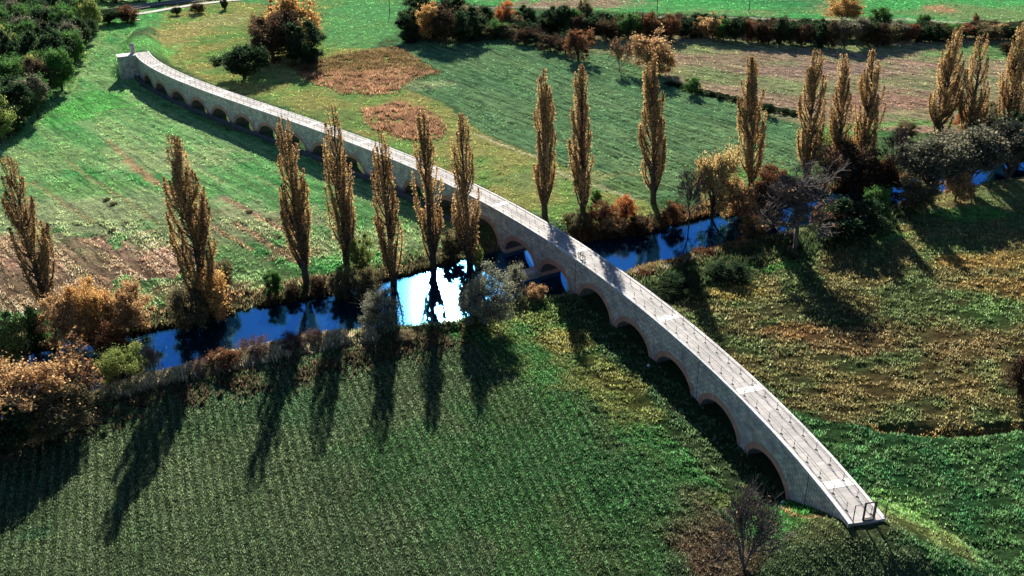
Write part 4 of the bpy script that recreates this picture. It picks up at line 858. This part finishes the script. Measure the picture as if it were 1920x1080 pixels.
for i, k in enumerate((-2.4, -.95, .95, 2.4)):
    m_ = MB(); m_.tube([(C_[j, 0]+Nn[j, 0]*k, C_[j, 1]+Nn[j, 1]*k, zz[j]+.56) for j in range(len(C_))], .11, 4); o = m_.build('railway_rail', MAT['rail']); tag(o, ['nearest rail of the railway line', 'second rail of the railway line', 'third rail of the railway line', 'farthest rail of the railway line'][i] + ' at the top left', 'rail', 'rails of the railway')
o, _, _, _ = ribbon('side_road', [(-80, 14), (-10, 4), (40, -8), (90, -22)], 7, .15, MAT['gravel']); o['kind'] = 'structure'

# ------------------------------------------------------------------ grass and reeds
def footprint(x, y):
    return dpoly(x, y, CL) < HW+.15
def tufts(name, x, y, hgt, wid, col, nb=3, seed=1, kind='stuff'):
    rng = np.random.default_rng(seed); z = height(x, y)-.03; n = len(x)
    V = np.zeros((n, nb, 3, 3)); cc = np.zeros((n, nb, 3, 3))
    for k in range(nb):
        th = rng.uniform(0, math.pi*2, n); l = rng.uniform(.1, .75, n)*hgt; ox = rng.normal(size=n)*wid*.4; oy = rng.normal(size=n)*wid*.4; hh = hgt*rng.uniform(.6, 1.25, n); ww = wid*rng.uniform(.5, 1.1, n)
        bx = x+ox; by = y+oy; dx = np.cos(th)*ww/2; dy = np.sin(th)*ww/2
        V[:, k, 0] = np.stack([bx-dx, by-dy, z], 1); V[:, k, 1] = np.stack([bx+dx, by+dy, z], 1)
        a2 = th+rng.uniform(.8, 2.3, n); V[:, k, 2] = np.stack([bx+np.cos(a2)*l, by+np.sin(a2)*l, z+hh], 1)
        v = col*rng.uniform(.7, 1.35, (n, 1)); cc[:, k, 0] = v*.75; cc[:, k, 1] = v*.75; cc[:, k, 2] = v*1.15
    o = link(name, V.reshape(-1, 3), np.arange(n*nb*3).reshape(-1, 3), MAT['grass'], col=cc.reshape(-1, 3)); o['kind'] = kind
    return o
def sample(n, y0=60, y1=420, seed=3):
    rng = np.random.default_rng(seed)
    # density falls with the square of distance
    t = rng.uniform(math.asinh(y0/70), math.asinh(y1/70), n); y = 70*np.sinh(t); x = rng.uniform(-.6, .6, n)*np.hypot(y, 70)
    return x, y
x1_, y1_ = sample(600000); x2_, y2_ = sample(420000, 60, 150, 33)
front_ = P_((-900, 1500), (-900, 900), (0, 800), (200, 740), (380, 715), (600, 665), (800, 640), (960, 600), (1010, 640), (1100, 700), (1260, 830), (1420, 980), (1560, 1060), (2600, 1600))
f2 = inpoly(x2_, y2_, front_); x = np.r_[x1_, x2_[f2]]; y = np.r_[y1_, y2_[f2]]
rd = river_sd(x, y); keep = (rd > .2) & ~footprint(x, y)
x = x[keep]; y = y[keep]; rd = rd[keep]
fr = inpoly(x+(fbm(x, y, 5, 3, 71)-.5)*4, y+(fbm(x, y, 5, 3, 77)-.5)*4, front_)
dist = np.hypot(y, 70)
dens = np.where((x > 8) & ~fr, fbm(x*.55, y*1.2, 1.0, 3, 55), fbm(x, y, 2.4, 3, 55))
keep = fr | (dens > np.where(y > 165, .42, np.where(x > 8, .43, .34)))
x, y, rd, dist, dens, fr = x[keep], y[keep], rd[keep], dist[keep], dens[keep], fr[keep]
c, rowv = colour(x, y)
rng = np.random.default_rng(8)
stripe = vnoise(rowv[:, 0]*1.6, rowv[:, 2], 12)*.6+vnoise(rowv[:, 0]*.5, rowv[:, 2], 13)*.4
rowf = .5+.5*np.sin(rowv[:, 0]*2*math.pi/1.05+fbm(x, y, 9, 3, 88)*3.5)
stripe = np.where(fr, stripe*.4+rowf*.5, stripe); rowf2 = rowf
kp = rng.random(len(x)) < np.where(y > 170, .5, 1)*(1-rowv[:, 1]*(stripe < .46)*np.where(fr, .35+.7*fbm(x, y, 14, 3, 99), .92))
x, y, rd, dist, dens, c, rowv, stripe, fr, rowf2 = x[kp], y[kp], rd[kp], dist[kp], dens[kp], c[kp], rowv[kp], stripe[kp], fr[kp], rowf2[kp]
var = np.where(fr, fbm(x, y, 7, 3, 67)*.6+.2+rng.uniform(-.1, .1, len(x)), fbm(x, y, 1.3, 2, 66))[:, None]; dens = np.where(fr, .5, dens)
near = sm(190, 130, y)[:, None]; F_ = fr[:, None]
gl = rng.lognormal(0, .48, (len(x), 1)); c = c*np.where(F_, (.8+var*.7)*(.66+.5*rowf2[:, None]*(.4+1.2*fbm(x, y, 11, 3, 98))[:, None]), .6+var*1.2)*(gl*near+(1-near)*gl**.45)
c = c*np.where(F_, 1, 1-rowv[:, 1:2]+rowv[:, 1:2]*(.35+1.3*stripe[:, None])); pale = (rng.random((len(x), 1)) < .16)*near; c = c*(1-pale*.5)+np.array((.26, .29, .19))*pale*.5
c = np.clip(c*np.where(y < 170, 1.4, 1.5)[:, None], 0, .7)
hg = (.16+.24*dens)*(dist/125)**.5*np.where(y > 170, .55, 1.)*np.where(fr, .8, 1.15); hg = np.where(rd < 5, hg*1.7, hg)
tufts('grass', x, y, hg, np.where(fr, .15, .22)*(dist/125)**.8, c, 2, 4)
print('tufts', len(x))
def region(poly, n, seed):
    P = np.array(poly); rng = np.random.default_rng(seed); lo = P.min(0)-1; hi = P.max(0)+1; x = rng.uniform(lo[0], hi[0], n); y = rng.uniform(lo[1], hi[1], n)
    X = x+(fbm(x, y, 5, 3, 71)-.5)*4; Y_ = y+(fbm(x, y, 5, 3, 77)-.5)*4; m = inpoly(X, Y_, poly); return x[m], y[m], rng
for nm, poly, n, cols, lab in [
 ('reeds', P_((530, 120), (590, 112), (690, 94), (735, 86), (775, 102), (828, 136), (770, 150), (745, 180), (650, 178), (585, 158)), 90000, None, 0),
 ('reeds', P_((672, 206), (740, 192), (800, 203), (842, 238), (822, 264), (745, 262), (696, 242)), 40000, None, 1)]:
    x, y, rng = region(poly, n, 12+lab); e_ = dpoly(x, y, poly, True); kp = (fbm(x, y, 1.8, 3, 44+lab) > .38) & (rng.random(len(x)) < .12+e_*.16); x = x[kp]; y = y[kp]
    A = pick([(.42, .22, .13), (.32, .17, .10), (.54, .37, .23), (.24, .15, .085)], [1]*4, len(x), rng); D = pick([(.26, .16, .07), (.14, .09, .05), (.36, .25, .12), (.12, .12, .06)], [1]*4, len(x), rng)
    q0 = at(560, 130); q1 = at(790, 110); sd_ = sm(-3., 4., (y-at(700, 132)[1])+(fbm(x, y, 9, 3, 3)-.5)*14)[:, None] if lab == 0 else np.zeros((len(x), 1))
    c = (A*(1-sd_)+D*sd_)*(.45+1.1*fbm(x, y, 3., 3, 60))[:, None]
    tufts(nm, x, y, rng.uniform(.5, 1.3, len(x))*(.3+.7*fbm(x, y, 2.5, 2, 61)), .22, c, 2, 20+lab)
# dry straw and brown undergrowth on the banks
def bankline(line, n, spread, cols, hs, seed, nm='bank_grass'):
    rng = np.random.default_rng(seed); P = np.array([at(*p, 0)[:2] for p in line]); d = np.r_[0, np.cumsum(np.hypot(*np.diff(P, axis=0).T))]; s = rng.uniform(0, d[-1], n)
    x = np.interp(s, d, P[:, 0])+rng.normal(size=n)*spread; y = np.interp(s, d, P[:, 1])+rng.normal(size=n)*spread; m = (river_sd(x, y) > -.3) & (fbm(x, y, 2.5, 3, 41) > .42) & ~footprint(x, y)
    x = x[m]; y = y[m]; tufts(nm, x, y, rng.uniform(*hs, len(x)), .4, pick(cols, [1]*len(cols), len(x), rng), 3, seed)
bankline([(60, 795), (150, 758), (230, 736), (320, 712), (420, 688), (500, 667), (620, 642), (700, 632)], 21000, .75, [(.7, .58, .4), (.6, .5, .32), (.34, .34, .17), (.75, .65, .48)], (.5, 1.0), 51)
bankline([(0, 845), (120, 805), (260, 765), (420, 728), (640, 680), (860, 630)], 3500, 1.6, [(.09, .07, .05), (.14, .1, .06), (.1, .13, .06)], (.3, .8), 52)
bankline([(1190, 512), (1300, 482), (1400, 455), (1480, 440)], 6000, 1.2, [(.2, .12, .06), (.12, .15, .06), (.34, .26, .14), (.3, .14, .08)], (.3, .9), 53)
bankline([(1200, 535), (1300, 515), (1420, 480), (1560, 440), (1700, 400)], 7000, 2.4, [(.04, .08, .035), (.08, .13, .05), (.12, .13, .06)], (.4, 1.1), 54)
bankline([(0, 655), (150, 625), (300, 600), (450, 572), (620, 536), (760, 505), (860, 480)], 9000, 1.1, [(.12, .1, .055), (.08, .13, .05), (.2, .15, .08), (.06, .06, .04)], (.4, 1.1), 55)
bankline([(1080, 440), (1200, 430), (1330, 398), (1470, 372), (1560, 355), (1700, 330)], 8000, 1.3, [(.2, .1, .05), (.1, .08, .04), (.26, .15, .07), (.07, .09, .04)], (.5, 1.4), 56)
